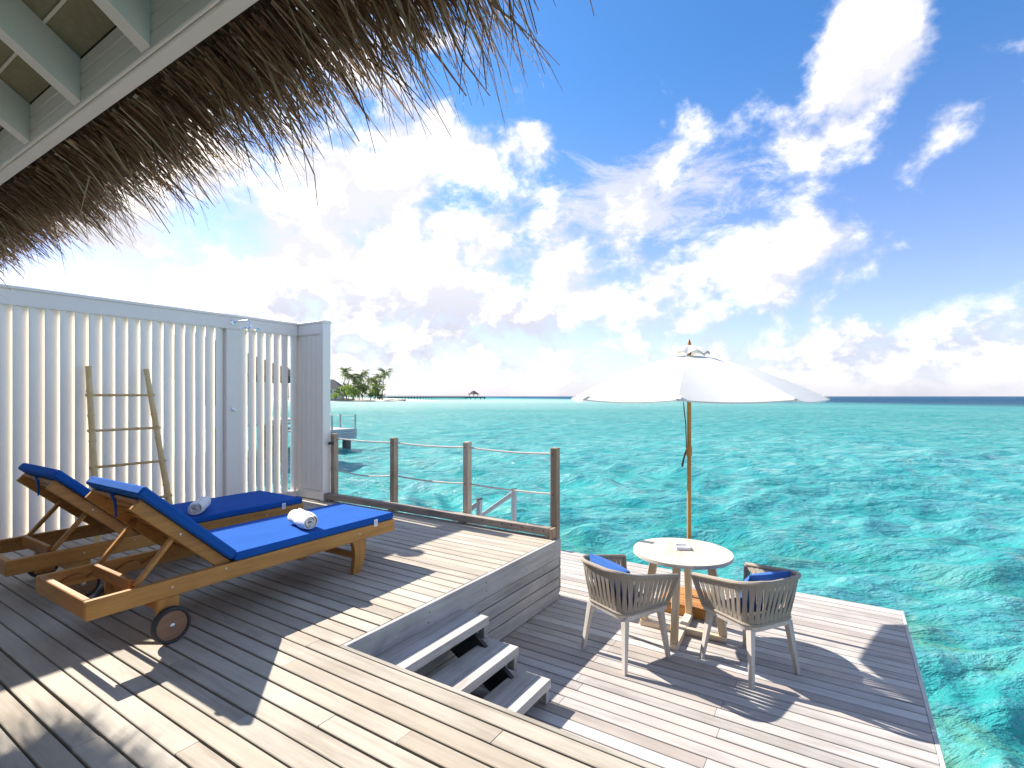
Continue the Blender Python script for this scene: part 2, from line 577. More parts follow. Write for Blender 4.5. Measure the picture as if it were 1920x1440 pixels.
def sea_material():
    m, t, b = material('lagoon_water')
    pos = t.new('ShaderNodeNewGeometry').outputs['Position']
    x, y, z = t.sep(pos)
    a = R(VIEW_AZ)
    depth = t.m('ADD', t.m('MULTIPLY', x, math.cos(a)), t.m('MULTIPLY', y, math.sin(a)))
    right = t.m('SUBTRACT', t.m('MULTIPLY', x, math.sin(a)), t.m('MULTIPLY', y, math.cos(a)))
    flat = t.xyz(x, y, 0.0)
    # sea bed seen through the water: sand, weed and coral patches
    p1 = t.noise(flat, 0.55, 6.0, 0.64, 0.3)
    p2 = t.noise(flat, 0.045, 4.0, 0.6, 0.4)
    p3 = t.noise(t.v('ADD', flat, (31.0, 7.0, 0.0)), 0.6, 5.0, 0.65, 0.3)
    f = t.m('ADD', t.m('MULTIPLY', p1, 0.68), t.m('MULTIPLY', p2, 0.32))
    # pale drawn-out streaks painted into the bed colour, imitating caustics and sky reflections
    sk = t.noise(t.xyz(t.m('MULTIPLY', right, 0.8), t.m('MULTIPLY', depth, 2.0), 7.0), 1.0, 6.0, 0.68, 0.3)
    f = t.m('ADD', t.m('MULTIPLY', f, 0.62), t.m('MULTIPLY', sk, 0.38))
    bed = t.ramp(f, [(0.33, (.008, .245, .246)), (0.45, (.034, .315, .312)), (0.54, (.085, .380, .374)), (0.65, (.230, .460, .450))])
    near = t.ss(t.v('LENGTH', flat), 5.0, 16.0, 1.0, 0.0)
    bed = t.mix(t.m('MULTIPLY', near, t.ss(p3, 0.50, 0.64)), bed, (.11, .29, .20))
    # shallow sand round the island, deep water beyond the reef edge
    isl = ahead(-112.0, 318.0)
    di = t.v('LENGTH', t.v('MULTIPLY', t.v('SUBTRACT', flat, (isl.x, isl.y, 0.0)), (0.8, 1.0, 0.0)))
    wob = t.m('MULTIPLY', t.m('SUBTRACT', t.noise(flat, 0.012, 4.0, 0.6), 0.5), 120.0)
    bed = t.mix(t.ss(t.m('ADD', di, wob), 60.0, 300.0, 0.95, 0.0), bed, (.42, .60, .54))
    edge = t.m('ADD', t.m('ADD', depth, t.m('MULTIPLY', right, 4.3)), t.m('MULTIPLY', wob, 3.0))
    bed = t.mix(t.ss(edge, 600.0, 1150.0, 0.0, 1.0), bed, (.003, .070, .150))
    # ripples finer than the modelled waves, drawn out along the crests (wind blows onto the terrace)
    rd = t.v('LENGTH', flat)
    far = t.ss(rd, 6.0, 90.0, 0.12, 1.0)
    r1 = t.noise(t.xyz(t.m('MULTIPLY', right, 1.7), t.m('MULTIPLY', depth, 4.6), 0.0), 1.0, 6.0, 0.60, 0.1)
    r2 = t.noise(t.xyz(t.m('MULTIPLY', right, 0.36), t.m('MULTIPLY', depth, 1.05), 3.0), 1.0, 7.0, 0.64, 0.15)
    h = t.m('ADD', t.m('MULTIPLY', r1, 0.21), t.m('MULTIPLY', t.m('MULTIPLY', r2, 1.5), far))
    bp = t.new('ShaderNodeBump')
    bp.inputs['Strength'].default_value = 1.0
    bp.inputs['Distance'].default_value = 1.0
    t.l.new(h, bp.inputs['Height'])
    # light scattered back by the water body, and the sky mirrored in the surface;
    # a choppy sea never mirrors fully at grazing angles, so the mirror share levels off
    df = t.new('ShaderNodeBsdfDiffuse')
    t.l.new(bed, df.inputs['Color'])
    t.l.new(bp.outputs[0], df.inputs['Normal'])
    gl = t.new('ShaderNodeBsdfGlossy')
    gl.inputs['Roughness'].default_value = 0.08
    t.l.new(bp.outputs[0], gl.inputs['Normal'])
    fr = t.new('ShaderNodeFresnel')
    fr.inputs['IOR'].default_value = 1.36
    t.l.new(bp.outputs[0], fr.inputs['Normal'])
    mx = t.new('ShaderNodeMixShader')
    t.l.new(t.m('MINIMUM', fr.outputs[0], t.ss(rd, 25.0, 600.0, 0.85, 0.25)), mx.inputs[0])
    t.l.new(df.outputs[0], mx.inputs[1])
    t.l.new(gl.outputs[0], mx.inputs[2])
    t.n.remove(b)
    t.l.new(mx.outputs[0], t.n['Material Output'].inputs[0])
    return m


def build_sea():
    r1 = np.exp(np.linspace(math.log(2.0), math.log(190.0), 350))
    r2 = np.exp(np.linspace(math.log(190.0), math.log(26000.0), 40))[1:]
    rr = np.concatenate([[0.02, 1.0], r1, r2])
    a0 = R(VIEW_AZ)
    fine = np.linspace(a0 - R(62), a0 + R(62), 1000)
    coarse = np.linspace(a0 + R(62), a0 - R(62) + 2 * math.pi, 70)[1:-1]
    aa = np.concatenate([fine, coarse])
    step = np.concatenate([np.full(1000, R(124) / 999), np.full(len(coarse), R(236) / 69)])
    RR, AA = np.meshgrid(rr, aa, indexing='ij')
    X, Y = RR * np.cos(AA), RR * np.sin(AA)
    spac = np.maximum(np.gradient(rr)[:, None], RR * step[None, :])
    Z = np.zeros_like(X)
    wind = a0 + R(168)
    wx = X + 1.3 * np.sin(Y * .21 + 1.0) + .6 * np.sin(Y * .63 + X * .31)
    wy = Y + 1.3 * np.sin(X * .19 + 2.0) + .6 * np.sin(X * .57 - Y * .27)
    for i in range(84):
        lam = math.exp(RNG.uniform(math.log(.36), math.log(4.6)))
        th = wind + RNG.normal(0, .46)
        k = 2 * math.pi / lam
        amp = .0185 * min(lam, 1.7) ** .85 * RNG.uniform(.5, 1.2) * (.8 if lam > 3.0 else 1.0)
        ph = RNG.uniform(0, 6.28)
        s = np.sin(k * (wx * math.cos(th) + wy * math.sin(th)) + ph)
        fade = np.clip(lam / (2.6 * spac) - .7, 0, 1)
        Z += fade * amp * (np.exp(s) - 1.27) * .62
    Z *= np.clip((420 - RR) / 300, 0, 1)
    n, m = X.shape
    verts = np.stack([X, Y, Z + SEA_Z], -1).reshape(-1, 3)
    i = np.arange(n - 1)[:, None]
    j = np.arange(m)[None, :]
    j2 = (j + 1) % m
    quads = np.stack([i * m + j, (i + 1) * m + j, (i + 1) * m + j2, i * m + j2], -1).reshape(-1, 4)
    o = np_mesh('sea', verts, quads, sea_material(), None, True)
    tag(o, 'turquoise lagoon water with small choppy waves round the decks', None, None, 'structure')


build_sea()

# =====================================================================
# UPPER DECK
# =====================================================================
PITCH, GAP, X_REF = .096, .010, 1.013


def plank_geo(x0, x1, y0, y1, zt, th=.028, c=.003):
    mb = MB()
    prof = [(x0, zt - th), (x1, zt - th), (x1, zt - c), (x1 - c, zt), (x0 + c, zt), (x0, zt - c)]
    return mb.prism(prof, y0, y1)


def wobble(rng, s):
    return rng.uniform(-s, s)


upper = tag(empty('upper_deck'), 'raised sun-bleached timber deck of long narrow boards under the loungers', None, None, 'structure')
rg = random.Random(3)
k0, k1 = -23, 33
for k in range(k0, k1):
    xa = X_REF + PITCH * k
    xb = xa + PITCH
    if xb > 4.205:
        xb = 4.205
    if xb - xa < .03:
        continue
    if xb < 1.785:
        ya, yb = -2.4, 6.03
        cuts = {0: [2.63], 1: [2.05], 2: [2.75, .9], 3: [1.75], 4: [1.42], 5: [2.28], 6: [1.12, 4.4], 7: [2.36], -1: [2.05], -2: [1.7, 4.2], -3: [2.4]}.get(k)
        if cuts is None:
            cuts = [rg.uniform(.4, 2.0), rg.uniform(3.6, 4.8)]
    else:
        ya, yb = 2.219, 6.03
        cuts = [] if rg.random() < .45 else [rg.uniform(3.2, 5.4)]
    ys = [ya] + sorted(cuts) + [yb]
    for y0, y1 in zip(ys[:-1], ys[1:]):
        e0 = 0 if y0 == ya else .0012
        e1 = 0 if y1 == yb else .0012
        plank_geo(xa + GAP / 2 + wobble(rg, .0020), xb - GAP / 2 + wobble(rg, .0020), y0 + e0, y1 - e1, wobble(rg, .0009)).build('plank', M_deck, upper)
# fascia boards whose top edges show as a pale strip along the step well
MB().box(1.806, 4.205, 2.186, 2.216, -.160, -.001, .002).build('fascia_board', M_fascia, upper)
MB().box(1.782, 1.806, -2.4, 2.216, -.160, -.0005, .002).build('fascia_board', M_fascia_y, upper)
zz = -.160
for i, h in enumerate((.085, .100, .088, .113)):
    MB().box(1.83, 4.205, 2.192, 2.216, zz - h + .004, zz - .005, .003).build('skirt_board', M_fascia, upper)
    MB().box(1.784, 1.804, -2.4, 2.190, zz - h + .004, zz - .005, .003).build('skirt_board', M_fascia_y, upper)
    zz -= h
# end face towards the sea, joists, dark sheets added to keep board gaps shaded
zz = 0
for h in (.16, .10, .10, .10):
    MB().box(4.207, 4.232, 2.19, 6.03, zz - h + .004, zz - .004, .003).build('skirt_board', M_fascia_y, upper)
    zz -= h
for y in np.arange(-2.1, 6.1, .45):
    MB().box(-1.2, 1.76 if y < 2.25 else 4.18, y, y + .045, -.18, -.034).build('joist', M_joist, upper)
MB().box(-1.25, 1.76, -2.4, 6.0, -.30, -.19).build('gap_shade_sheet', M_joist, upper)
MB().box(1.76, 4.18, 2.24, 6.0, -.30, -.19).build('gap_shade_sheet', M_joist, upper)
for (x, y) in ((4.05, 2.5), (4.05, 5.7), (1.0, 5.8), (1.0, 2.4)):
    MB().tube([(x, y, -3.2), (x, y, -.30)], .14, 14).build('pile', M_joist, upper, True)
for (x, dzs) in ((1.86, (.05, .11)), (2.44, (.05, .11)), (3.05, (.05, .11)), (3.62, (.05, .11)), (4.10, (.05, .11))):
    for d in dzs:
        MB().lathe([(.0042, 0), (.0042, .003), (.001, .004)], 8, Matrix.Translation((x + rg.uniform(-.01, .01), 2.1862, -d)) @ Matrix.Rotation(R(90), 4, 'X')).build('screw', M_cap, upper)

# =====================================================================
# LOWER DECK
# =====================================================================
LZ = -.55
lower = tag(empty('lower_deck'), 'lower grey timber deck over the water under the table', None, None, 'structure')
rg = random.Random(5)
x_end = 5.557
k = 0
while True:
    xb = x_end - PITCH * k
    xa = xb - PITCH
    if xb < 1.9:
        break
    ya = -.398
    yb = 3.62 if xa > 4.24 else 2.23
    cuts = [[.62], [1.47], [1.44, .58], [], [1.46], [.60]][k % 6]
    cuts = [c + rg.uniform(-.03, .03) for c in cuts if rg.random() < .85]
    ys = [ya] + sorted(cuts) + [yb]
    for y0, y1 in zip(ys[:-1], ys[1:]):
        e0 = 0 if y0 == ya else .0015
        e1 = 0 if y1 == yb else .0015
        plank_geo(xa + .0045 + wobble(rg, .001), xb - .0045 + wobble(rg, .001), y0 + e0, y1 - e1, LZ + wobble(rg, .0009)).build('plank', M_low, lower)
    k += 1
MB().box(1.85, 5.585, -.424, -.401, LZ - .20, LZ + .001, .003).build('edge_board', M_fascia, lower)
MB().box(5.560, 5.583, -.400, 3.62, LZ - .20, LZ - .002, .003).build('edge_board', M_fascia_y, lower)
for y in np.arange(-.35, 3.5, .5):
    MB().box(1.9 if y < 2.1 else 4.28, 5.54, y, y + .05, LZ - .19, LZ - .034).build('joist', M_joist, lower)
MB().box(1.9, 5.5, -.36, 2.15, LZ - .30, LZ - .21).build('gap_shade_sheet', M_joist, lower)  # dark sheet added under the boards so their gaps read as shade
for (x, y) in ((5.3, -.1), (5.3, 3.2), (3.4, -.1), (2.2, -.1)):
    MB().tube([(x, y, -3.2), (x, y, LZ - .21)], .13, 14).build('pile', M_joist, lower, True)

# =====================================================================
# STEPS between the two decks
# =====================================================================
steps = tag(empty('wooden_steps', (2.3, 1.85, LZ)), 'open three-tread silvered timber steps from upper to lower deck', 'steps')
for i, (yf, zt) in enumerate(((1.955, -.1375), (1.726, -.275), (1.498, -.4125))):
    O = Vector((2.3, 1.85, LZ))
    y_b = yf + .235 if i else 2.184
    MB().box(1.82 - O.x, 2.768 - O.x, yf - O.y, yf + .083 - O.y, zt - .052 - O.z, zt - O.z, .004).build('tread_board', M_tread, steps)
    MB().box(1.82 - O.x, 2.768 - O.x, yf + .085 - O.y, y_b - O.y, zt - .052 - O.z, zt - .001 - O.z, .003).build('tread_board', M_tread, steps)
    MB().box(2.722 - O.x, 2.760 - O.x, yf + .008 - O.y, yf + .062 - O.y, .002 if i == 2 else zt - .1375 - O.z + .001, zt - .053 - O.z, .003).build('support', M_fascia, steps)
    MB().box(1.85 - O.x, 1.89 - O.x, yf + .010 - O.y, yf + .050 - O.y, .002 if i == 2 else zt - .1375 - O.z + .001, zt - .053 - O.z, .003).build('support', M_fascia, steps)
for xs in (2.640, 1.85):
    MB().prism([(2.184 - O.y, -.19 - O.z), (2.00 - O.y, -.200 - O.z), (1.62 - O.y, -.468 - O.z), (1.62 - O.y, .004), (1.85 - O.y, .004), (2.184 - O.y, -.36 - O.z)],
               0, .028, Matrix(((0, 1, 0, xs - O.x), (1, 0, 0, 0), (0, 0, 1, 0), (0, 0, 0, 1)))).build('stringer', M_cap, steps)

# =====================================================================
# ROPE RAILING along the sea edge of the upper deck
# =====================================================================
RX = 4.262
rail = tag(empty('rope_railing', (RX, 2.27, 0)), 'rope railing with four weathered timber posts along the sea edge of the deck', 'railing')
PY = [5.385, 4.345, 3.290, 2.265]
PTOP = [.832, .826, .828, .822]
for y, zt in zip(PY, PTOP):
    MB().box(-.034, .034, y - 2.27 - .034, y - 2.27 + .034, -.30 if y > 2.5 else -.52, zt, .004).build('post', M_post, rail)
    for z in (zt - .055, zt - .43):
        MB().lathe([(.006, 0), (.006, .004), (.002, .006)], 8, Matrix.Translation((-.034, y - 2.27 + .005, z)) @ Matrix.Rotation(R(-90), 4, 'Y')).build('bolt', M_cap, rail)


def rope(p, q, sag, rad, n=14):
    p, q = Vector(p), Vector(q)
    pts = []
    for i in range(n + 1):
        s = i / n
        pt = p.lerp(q, s)
        pt.z -= sag * 4 * s * (1 - s)
        pts.append(pt)
    return MB().tube(pts, rad, 8)


for (a, b_), s1, s2 in zip(((0, 1), (1, 2), (2, 3)), (.012, .014, .016), (.050, .020, .012)):
    ya, yb = PY[a] - 2.27, PY[b_] - 2.27
    rope((0, ya, PTOP[a] - .055), (0, yb, PTOP[b_] - .055), s1, .0085).build('rope', M_rope, rail, True)
    rope((0, ya, PTOP[a] - .43), (0, yb, PTOP[b_] - .43), s2, .0085).build('rope', M_rope, rail, True)
MB().box(-.125, -.050, 2.262 - 2.27, 5.42 - 2.27, .030, .100, .004).build('kerb_beam', M_kerb, rail)
for y in (2.29, 3.3, 4.3, 5.36):
    MB().box(-.118, -.058, y - 2.27 - .02, y - 2.27 + .02, .001, .029).build('spacer', M_kerb, rail)
MB().box(-.128, -.047, 2.225 - 2.27, 2.258 - 2.27, .001, .098, .003).build('end_block', M_post, rail)
for i in range(7):
    MB().box(-.1262, -.1252, 2.31 - 2.27 + i * .115, 2.325 - 2.27 + i * .115, .070, .080).build('peg_hole', M_cap, rail)
MB().box(-.095, -.036, 5.36 - 2.27, 5.385 - 2.27, .70, .735, .003).build('bracket', M_cap, rail)

# =====================================================================
# PRIVACY FENCE with upright louvre blades
# =====================================================================
FY = 5.97
fence = tag(empty('privacy_fence', (2.6, FY, 0)), 'tall white privacy fence of upright angled louvre blades with a closed return', 'fence')
FX = lambda x: x - 2.6
MB().box(FX(-1.0), FX(4.118), -.045, .045, 2.085, 2.208, .003).build('top_rail', M_white, fence)
MB().box(FX(-1.0), FX(4.118), -.058, .058, 2.2085, 2.236, .004).build('capping', M_white, fence)
MB().box(FX(-1.0), FX(4.118), -.052, .052, 2.072, 2.0845, .002).build('rail_bead', M_white, fence)
MB().box(FX(-1.0), FX(4.118), -.045, .045, .022, .072, .003).build('bottom_rail', M_white, fence)
MB().box(FX(-1.0), FX(4.118), -.052, .052, .0725, .092, .003).build('rail_bead', M_white, fence)
MB().box(FX(3.208), FX(3.378), -.040, .040, .0925, 2.0715, .003).build('post', M_white, fence)
MB().box(FX(4.068), FX(4.105), -.040, .040, .0925, 2.0715, .003).build('post', M_white, fence)
bl_chord, bl_th, bl_ang = .156, .028, R(31)


def blade():
    mb = MB()
    n = 18
    ring = []
    for k in range(n):
        a = 2 * math.pi * k / n
        u = bl_chord / 2 * math.copysign(abs(math.cos(a)) ** .75, math.cos(a))
        w = bl_th / 2 * math.sin(a)
        ring.append((u * math.cos(bl_ang) - w * math.sin(bl_ang), u * math.sin(bl_ang) + w * math.cos(bl_ang)))
    vs = [(x, y, z) for z in (.0925, 2.0715) for x, y in ring]
    fs = [(k, (k + 1) % n, n + (k + 1) % n, n + k) for k in range(n)]
    fs += [tuple(range(n))[::-1], tuple(range(n, 2 * n))]
    return mb.add(vs, fs)


b0 = None
bx = [3.155 - .1053 * i for i in range(40)] + [3.43 + .1065 * i for i in range(6)]
for x in bx:
    if b0 is None:
        b0 = blade().build('louvre_blade', M_white, fence, True)
        o = b0
    else:
        o = b0.copy()
        COL.objects.link(o)
        o.parent = fence
    o.location = (FX(x), 0, 0)
    o.rotation_euler = (0, 0, R(rg.uniform(-1.2, 1.2)))
# closed return at the sea end
ret = MB().box(FX(4.150), FX(4.205), 5.475 - FY, 6.03 - FY, .010, 2.205, .002).build('return_core', M_white, fence)
for (y0, y1, z0, z1) in ((5.425, 5.475, .002, 2.206), (5.985, 6.028, .002, 2.206)):
    MB().box(FX(4.120), FX(4.235), y0 - FY, y1 - FY, z0, z1, .003).build('return_stile', M_white, fence)
for (z0, z1) in ((.012, .110), (2.080, 2.205)):
    MB().box(FX(4.124), FX(4.149), 5.476 - FY, 5.984 - FY, z0, z1, .003).build('return_rail', M_white, fence)
MB().box(FX(4.112), FX(4.243), 5.417 - FY, 6.034 - FY, 2.2065, 2.238, .004).build('capping', M_white, fence)
for (y0, y1, z0, z1) in ((5.477, 5.489, .111, 2.079), (5.971, 5.983, .111, 2.079), (5.490, 5.970, .111, .123), (5.490, 5.970, 2.067, 2.079)):
    MB().box(FX(4.131), FX(4.149), y0 - FY, y1 - FY, z0, z1, .002).build('return_bead', M_white, fence)
for i in range(5):
    y0 = 5.491 + i * .0958
    MB().box(FX(4.139), FX(4.1495), y0 - FY, y0 + .0925 - FY, .124, 2.066, .004).build('siding_board', M_white, fence)

# shower on the fence
sh = tag(empty('wall_shower', (3.285, FY - .045, 1.15)), 'chrome rain shower arm, round head and cross tap on the white fence', 'shower')
rotx = Matrix.Rotation(R(90), 4, 'X')
MB().lathe([(.030, 0), (.030, .006), (.016, .012)], 20, Matrix.Translation((0, -.001, 1.0)) @ rotx).build('flange', M_chrome, sh, True)
MB().tube([(0, -.005, 1.0), (0, -.28, 1.0), (0, -.315, .992), (0, -.33, .965), (0, -.33, .93)], .0115, 12).build('arm', M_chrome, sh, True)
MB().lathe([(.112, 0), (.114, .006), (.110, .013), (.05, .022), (.020, .034), (.013, .040)], 32, Matrix.Translation((0, -.33, .892))).build('shower_head', M_chrome, sh, True)
MB().lathe([(.022, 0), (.022, .005), (.009, .010), (.009, .035), (.011, .038)], 16, Matrix.Translation((0, -.001, 0)) @ rotx).build('tap_body', M_chrome, sh, True)
tp = MB().tube([(-.032, -.034, 0), (.032, -.034, 0)], .005, 8)
tp.tube([(0, -.034, -.032), (0, -.034, .032)], .005, 8)
tp.build('tap_handle', M_chrome, sh, True)

# =====================================================================
# BAMBOO LADDER leaning on the fence
# =====================================================================
lad = tag(empty('bamboo_ladder', (2.1, 5.36, 0)), 'bamboo towel ladder leaning against the white fence behind the loungers', 'ladder')
LO = Vector((2.1, 5.36, 0))
ends = [((1.812, 5.36, .002), (1.912, 5.885, 1.575)), ((2.408, 5.36, .002), (2.384, 5.885, 1.570))]
for p, q in ends:
    p, q = Vector(p) - LO, Vector(q) - LO
    pts, rads = [], []
    nseg = 7
    for i in range(nseg):
        for s, r_ in ((.02, .0245), (.06, .0215), (.5, .0205), (.94, .0215), (.985, .0245)):
            u = (i + s) / nseg
            pts.append(p.lerp(q, u))
            rads.append(r_ * (1.30 - .2 * u))
    MB().tube(pts, rads, 12).build('stile', M_bamboo, lad, True)
for u in (.215, .425, .628, .832):
    a = Vector(ends[0][0]).lerp(Vector(ends[0][1]), u) - LO + Vector((-.035, 0, 0))
    b = Vector(ends[1][0]).lerp(Vector(ends[1][1]), u) - LO + Vector((.035, 0, .004))
    pts, rads = [], []
    for i in range(3):
        for s, r_ in ((.02, .0145), (.07, .0120), (.93, .0120), (.98, .0145)):
            pts.append(a.lerp(b, (i + s) / 3))
            rads.append(r_)
    MB().tube(pts, rads, 10).build('rung', M_bamboo_x, lad, True)
    for s in (.06, .94):
        c = a.lerp(b, s)
        MB().tube([c + Vector((-.012, -.006, -.016)), c + Vector((.012, -.006, .016))], .024, 8).build('lashing', M_bamboo, lad, True)

# =====================================================================
# SUN LOUNGERS
# =====================================================================
def make_lounger():
    L = empty('sun_lounger')
    W, LEN = .680, 1.992
    z0, z1 = .236, .328
    for y in (0, W - .034):
        MB().box(0, LEN, y, y + .034, z0, z1, .004).build('side_rail', M_teak_x, L)
    MB().box(.001, .034, .0345, W - .0345, z0 + .001, z1 + .001, .004).build('head_rail', M_teak_y, L)
    MB().box(LEN - .034, LEN - .001, .0345, W - .0345, z0 + .001, z1 - .001, .004).build('foot_rail', M_teak_y, L)
    for i in range(15):
        x = .72 + i * .083
        MB().box(x, x + .062, .035, W - .035, z1 - .022, z1 - .004, .003).build('slat', M_teak_y, L)
    # backrest
    hinge = Vector((.715, 0, .322))
    top = Vector((.243, 0, .770))
    d = (top - hinge).normalized()
    up = Vector((-d.z, 0, d.x)) if d.x > 0 else Vector((d.z, 0, -d.x))
    ln = (top - hinge).length
    Mb = Matrix((d, Vector((0, 1, 0)), up)).transposed().to_4x4()
    Mb.translation = hinge
    for y in (.040, W - .040 - .028):
        MB().box(0, ln, y, y + .028, -.066, 0, .004, Mb).build('backrest_rail', M_teak_x, L)
    for i in range(9):
        s = .03 + i * (ln - .08) / 8
        MB().box(s, s + .048, .070, W - .070, -.020, -.004, .003, Mb).build('backrest_slat', M_teak_y, L)
    # cushions
    seat = MB().box(.712, LEN - .006, .001, W - .001, z1 + .001, z1 + .052, .010).build('seat_cushion', M_blue, L)
    back = MB().box(.028, ln + .045, .001, W - .001, .002, .056, .010, Mb).build('back_cushion', M_blue, L)
    MB().box(LEN - .215, LEN - .180, -.0025, -.0005, z1 - .018, z1 + .034, 0).build('care_tag', M_tag, seat)
    for i in range(3):
        MB().box(LEN - .208 + i * .002, LEN - .188, -.0035, -.0027, z1 + .018 - i * .011, z1 + .022 - i * .011).build('tag_print', M_print, seat)
    e = Mb @ Vector((ln + .01, W * .52, -.010))
    MB().tube([e, e + Vector((.006, -.02, -.03)), e + Vector((.000, -.05, -.06)), e + Vector((-.010, -.085, -.115))], [.010, .009, .007, .005], 6).build('tie_strap', M_blue, back, True)
    # supports that hold the backrest up
    for y in (.074, W - .074 - .024):
        p = Mb @ Vector((.36, y + .012, -.033))
        MB().bar((p.x, p.y, p.z), (.235, y + .012, .315), .024, .032, .004, (0, 1, 0)).build('strut', M_teak_x, L)
    MB().box(.215, .240, .102, W - .102, .283, .350, .003).build('strut_bar', M_teak_y, L)
    for y in (.0345, W - .0345 - .024):
        poly = [(.04, .245), (.60, .245)]
        for i in range(4):
            xa = .60 - i * .135
            poly += [(xa, .292), (xa - .02, .300), (xa - .07, .294), (xa - .105, .276), (xa - .118, .268)]
        MB().prism(poly, y, y + .024).build('notched_rail', M_teak_x, L)
    # wheels
    for s, y in ((-1, .0), (1, W - .034)):
        MB().box(.305, .412, y + .003, y + .031, .045, z0 - .001, .003).build('wheel_leg', M_teak_z, L)
        yo = -.022 if s < 0 else W + .022
        Mw = Matrix.Translation((.360, yo, .0945)) @ Matrix.Rotation(R(90 if s < 0 else -90), 4, 'X')
        wh = MB().lathe([(.001, .010), (.074, .010), (.078, .006), (.078, -.012), (.074, -.016), (.001, -.016)], 36, Mw, True).build('wheel', M_wheel, L, True)
        MB().lathe([(.0775, .014), (.084, .017), (.092, .012), (.0945, .004), (.0945, -.010), (.092, -.018), (.084, -.022), (.0775, -.018), (.0775, .014)], 40, Mw, True).build('tyre', M_rubber, wh, True)
        MB().lathe([(.014, .0105), (.013, .014), (.007, .018), (.001, .019)], 16, Mw, True).build('hub_cap', M_bolt, wh, True)
    MB().box(.335, .385, .032, W - .032, .150, .200, .003).build('axle_board', M_teak_y, L)
    # curved foot legs
    for y in (.004, W - .004 - .036):
        outer = [(1.700, .2355), (1.702, .19), (1.699, .14), (1.688, .085), (1.668, .035), (1.642, 0)]
        inner = [(1.585, 0), (1.592, .05), (1.600, .11), (1.600, .16), (1.592, .20), (1.578, .2355)]
        MB().prism(outer + inner, y, y + .036).build('leg', M_teak_z, L)
    MB().box(1.628, 1.660, .041, W - .041, .095, .135, .003).build('stretcher', M_teak_y, L)
    for (x, z) in ((.660, .304), (.375, .285), (1.64, .285)):
        MB().lathe([(.0065, 0), (.0055, .002), (.001, .0028)], 10, Matrix.Translation((x, -.0002, z)) @ rotx, True).build('bolt', M_bolt, L)
    p = Mb @ Vector((.36, .0398, -.03))
    MB().lathe([(.0065, 0), (.0055, .002), (.001, .0028)], 10, Matrix.Translation(p) @ rotx, True).build('bolt', M_bolt, L)
    return L


lounger = make_lounger()
lounger.location = (.967, 3.010, 0)
tag(lounger, 'sunlit teak sun lounger with blue cushions, nearest the steps', 'sun lounger', 'teak loungers')
l2 = copy_tree(lounger)
l2.location = (.952, 4.150, 0)
tag(l2, 'teak sun lounger in the fence shade, beside the bamboo ladder', 'sun lounger', 'teak loungers')


def make_towel(flap):
    mb = MB()
    L_, th = .285, .0085
    turns = 3.6
    n = 90
    pts = []
    for i in range(n + 1):
        a = i / n * turns * 2 * math.pi
        r = .008 + (.056 - .008) * (i / n)
        r *= 1 + .05 * math.sin(a * 2.3 + 1.0)
        pts.append((r * 1.06 * math.cos(a + 3.6), r * .96 * math.sin(a + 3.6)))
    if flap:
        x, z = pts[-1]
        pts += [(x - .02, z - .012), (x - .045, z - .02)]
    nl = 13
    vs, fs = [], []
    for side in (0, 1):
        for i, (x, z) in enumerate(pts):
            a = pts[max(i - 1, 0)]
            b = pts[min(i + 1, len(pts) - 1)]
            tx, tz = b[0] - a[0], b[1] - a[1]
            l = math.hypot(tx, tz) or 1
            nx, nz = tz / l, -tx / l
            off = -th * .5 if side else th * .5
            for j in range(nl):
                s = j / (nl - 1)
                pinch = 1 - .05 * math.sin(s * math.pi * 3 + i * .02) - .10 * (abs(2 * s - 1) ** 6)
                yy = s * L_ + .004 * math.sin(i * .35) * (1 if j in (0, nl - 1) else 0)
                vs.append(((x + nx * off) * pinch, yy, (z + nz * off) * pinch))
    m = len(pts)
    A = lambda s, i, j: s * m * nl + i * nl + j
    for i in range(m - 1):
        for j in range(nl - 1):
            fs.append((A(0, i, j), A(0, i + 1, j), A(0, i + 1, j + 1), A(0, i, j + 1)))
            fs.append((A(1, i, j), A(1, i, j + 1), A(1, i + 1, j + 1), A(1, i + 1, j)))
        for j in (0, nl - 1):
            fs.append((A(0, i, j), A(1, i, j), A(1, i + 1, j), A(0, i + 1, j)))
    for j in range(nl - 1):
        for i in (0, m - 1):
            fs.append((A(0, i, j), A(0, i, j + 1), A(1, i, j + 1), A(1, i, j)))
    mb.add(vs, fs)
    return mb.build('rolled_towel', M_towel, None, True)


tw = make_towel(False)
tw.location = (2.235, 3.075, .380 + .0575)
tw.rotation_euler = (0, 0, R(-14))
tag(tw, 'rolled white towel lying on the sunlit lounger', 'towel', 'rolled towels')
tw2 = make_towel(True)
tw2.location = (2.020, 4.185, .380 + .0575)
tw2.rotation_euler = (0, 0, R(-38))
tag(tw2, 'rolled white towel with a loose flap on the shaded lounger', 'towel', 'rolled towels')

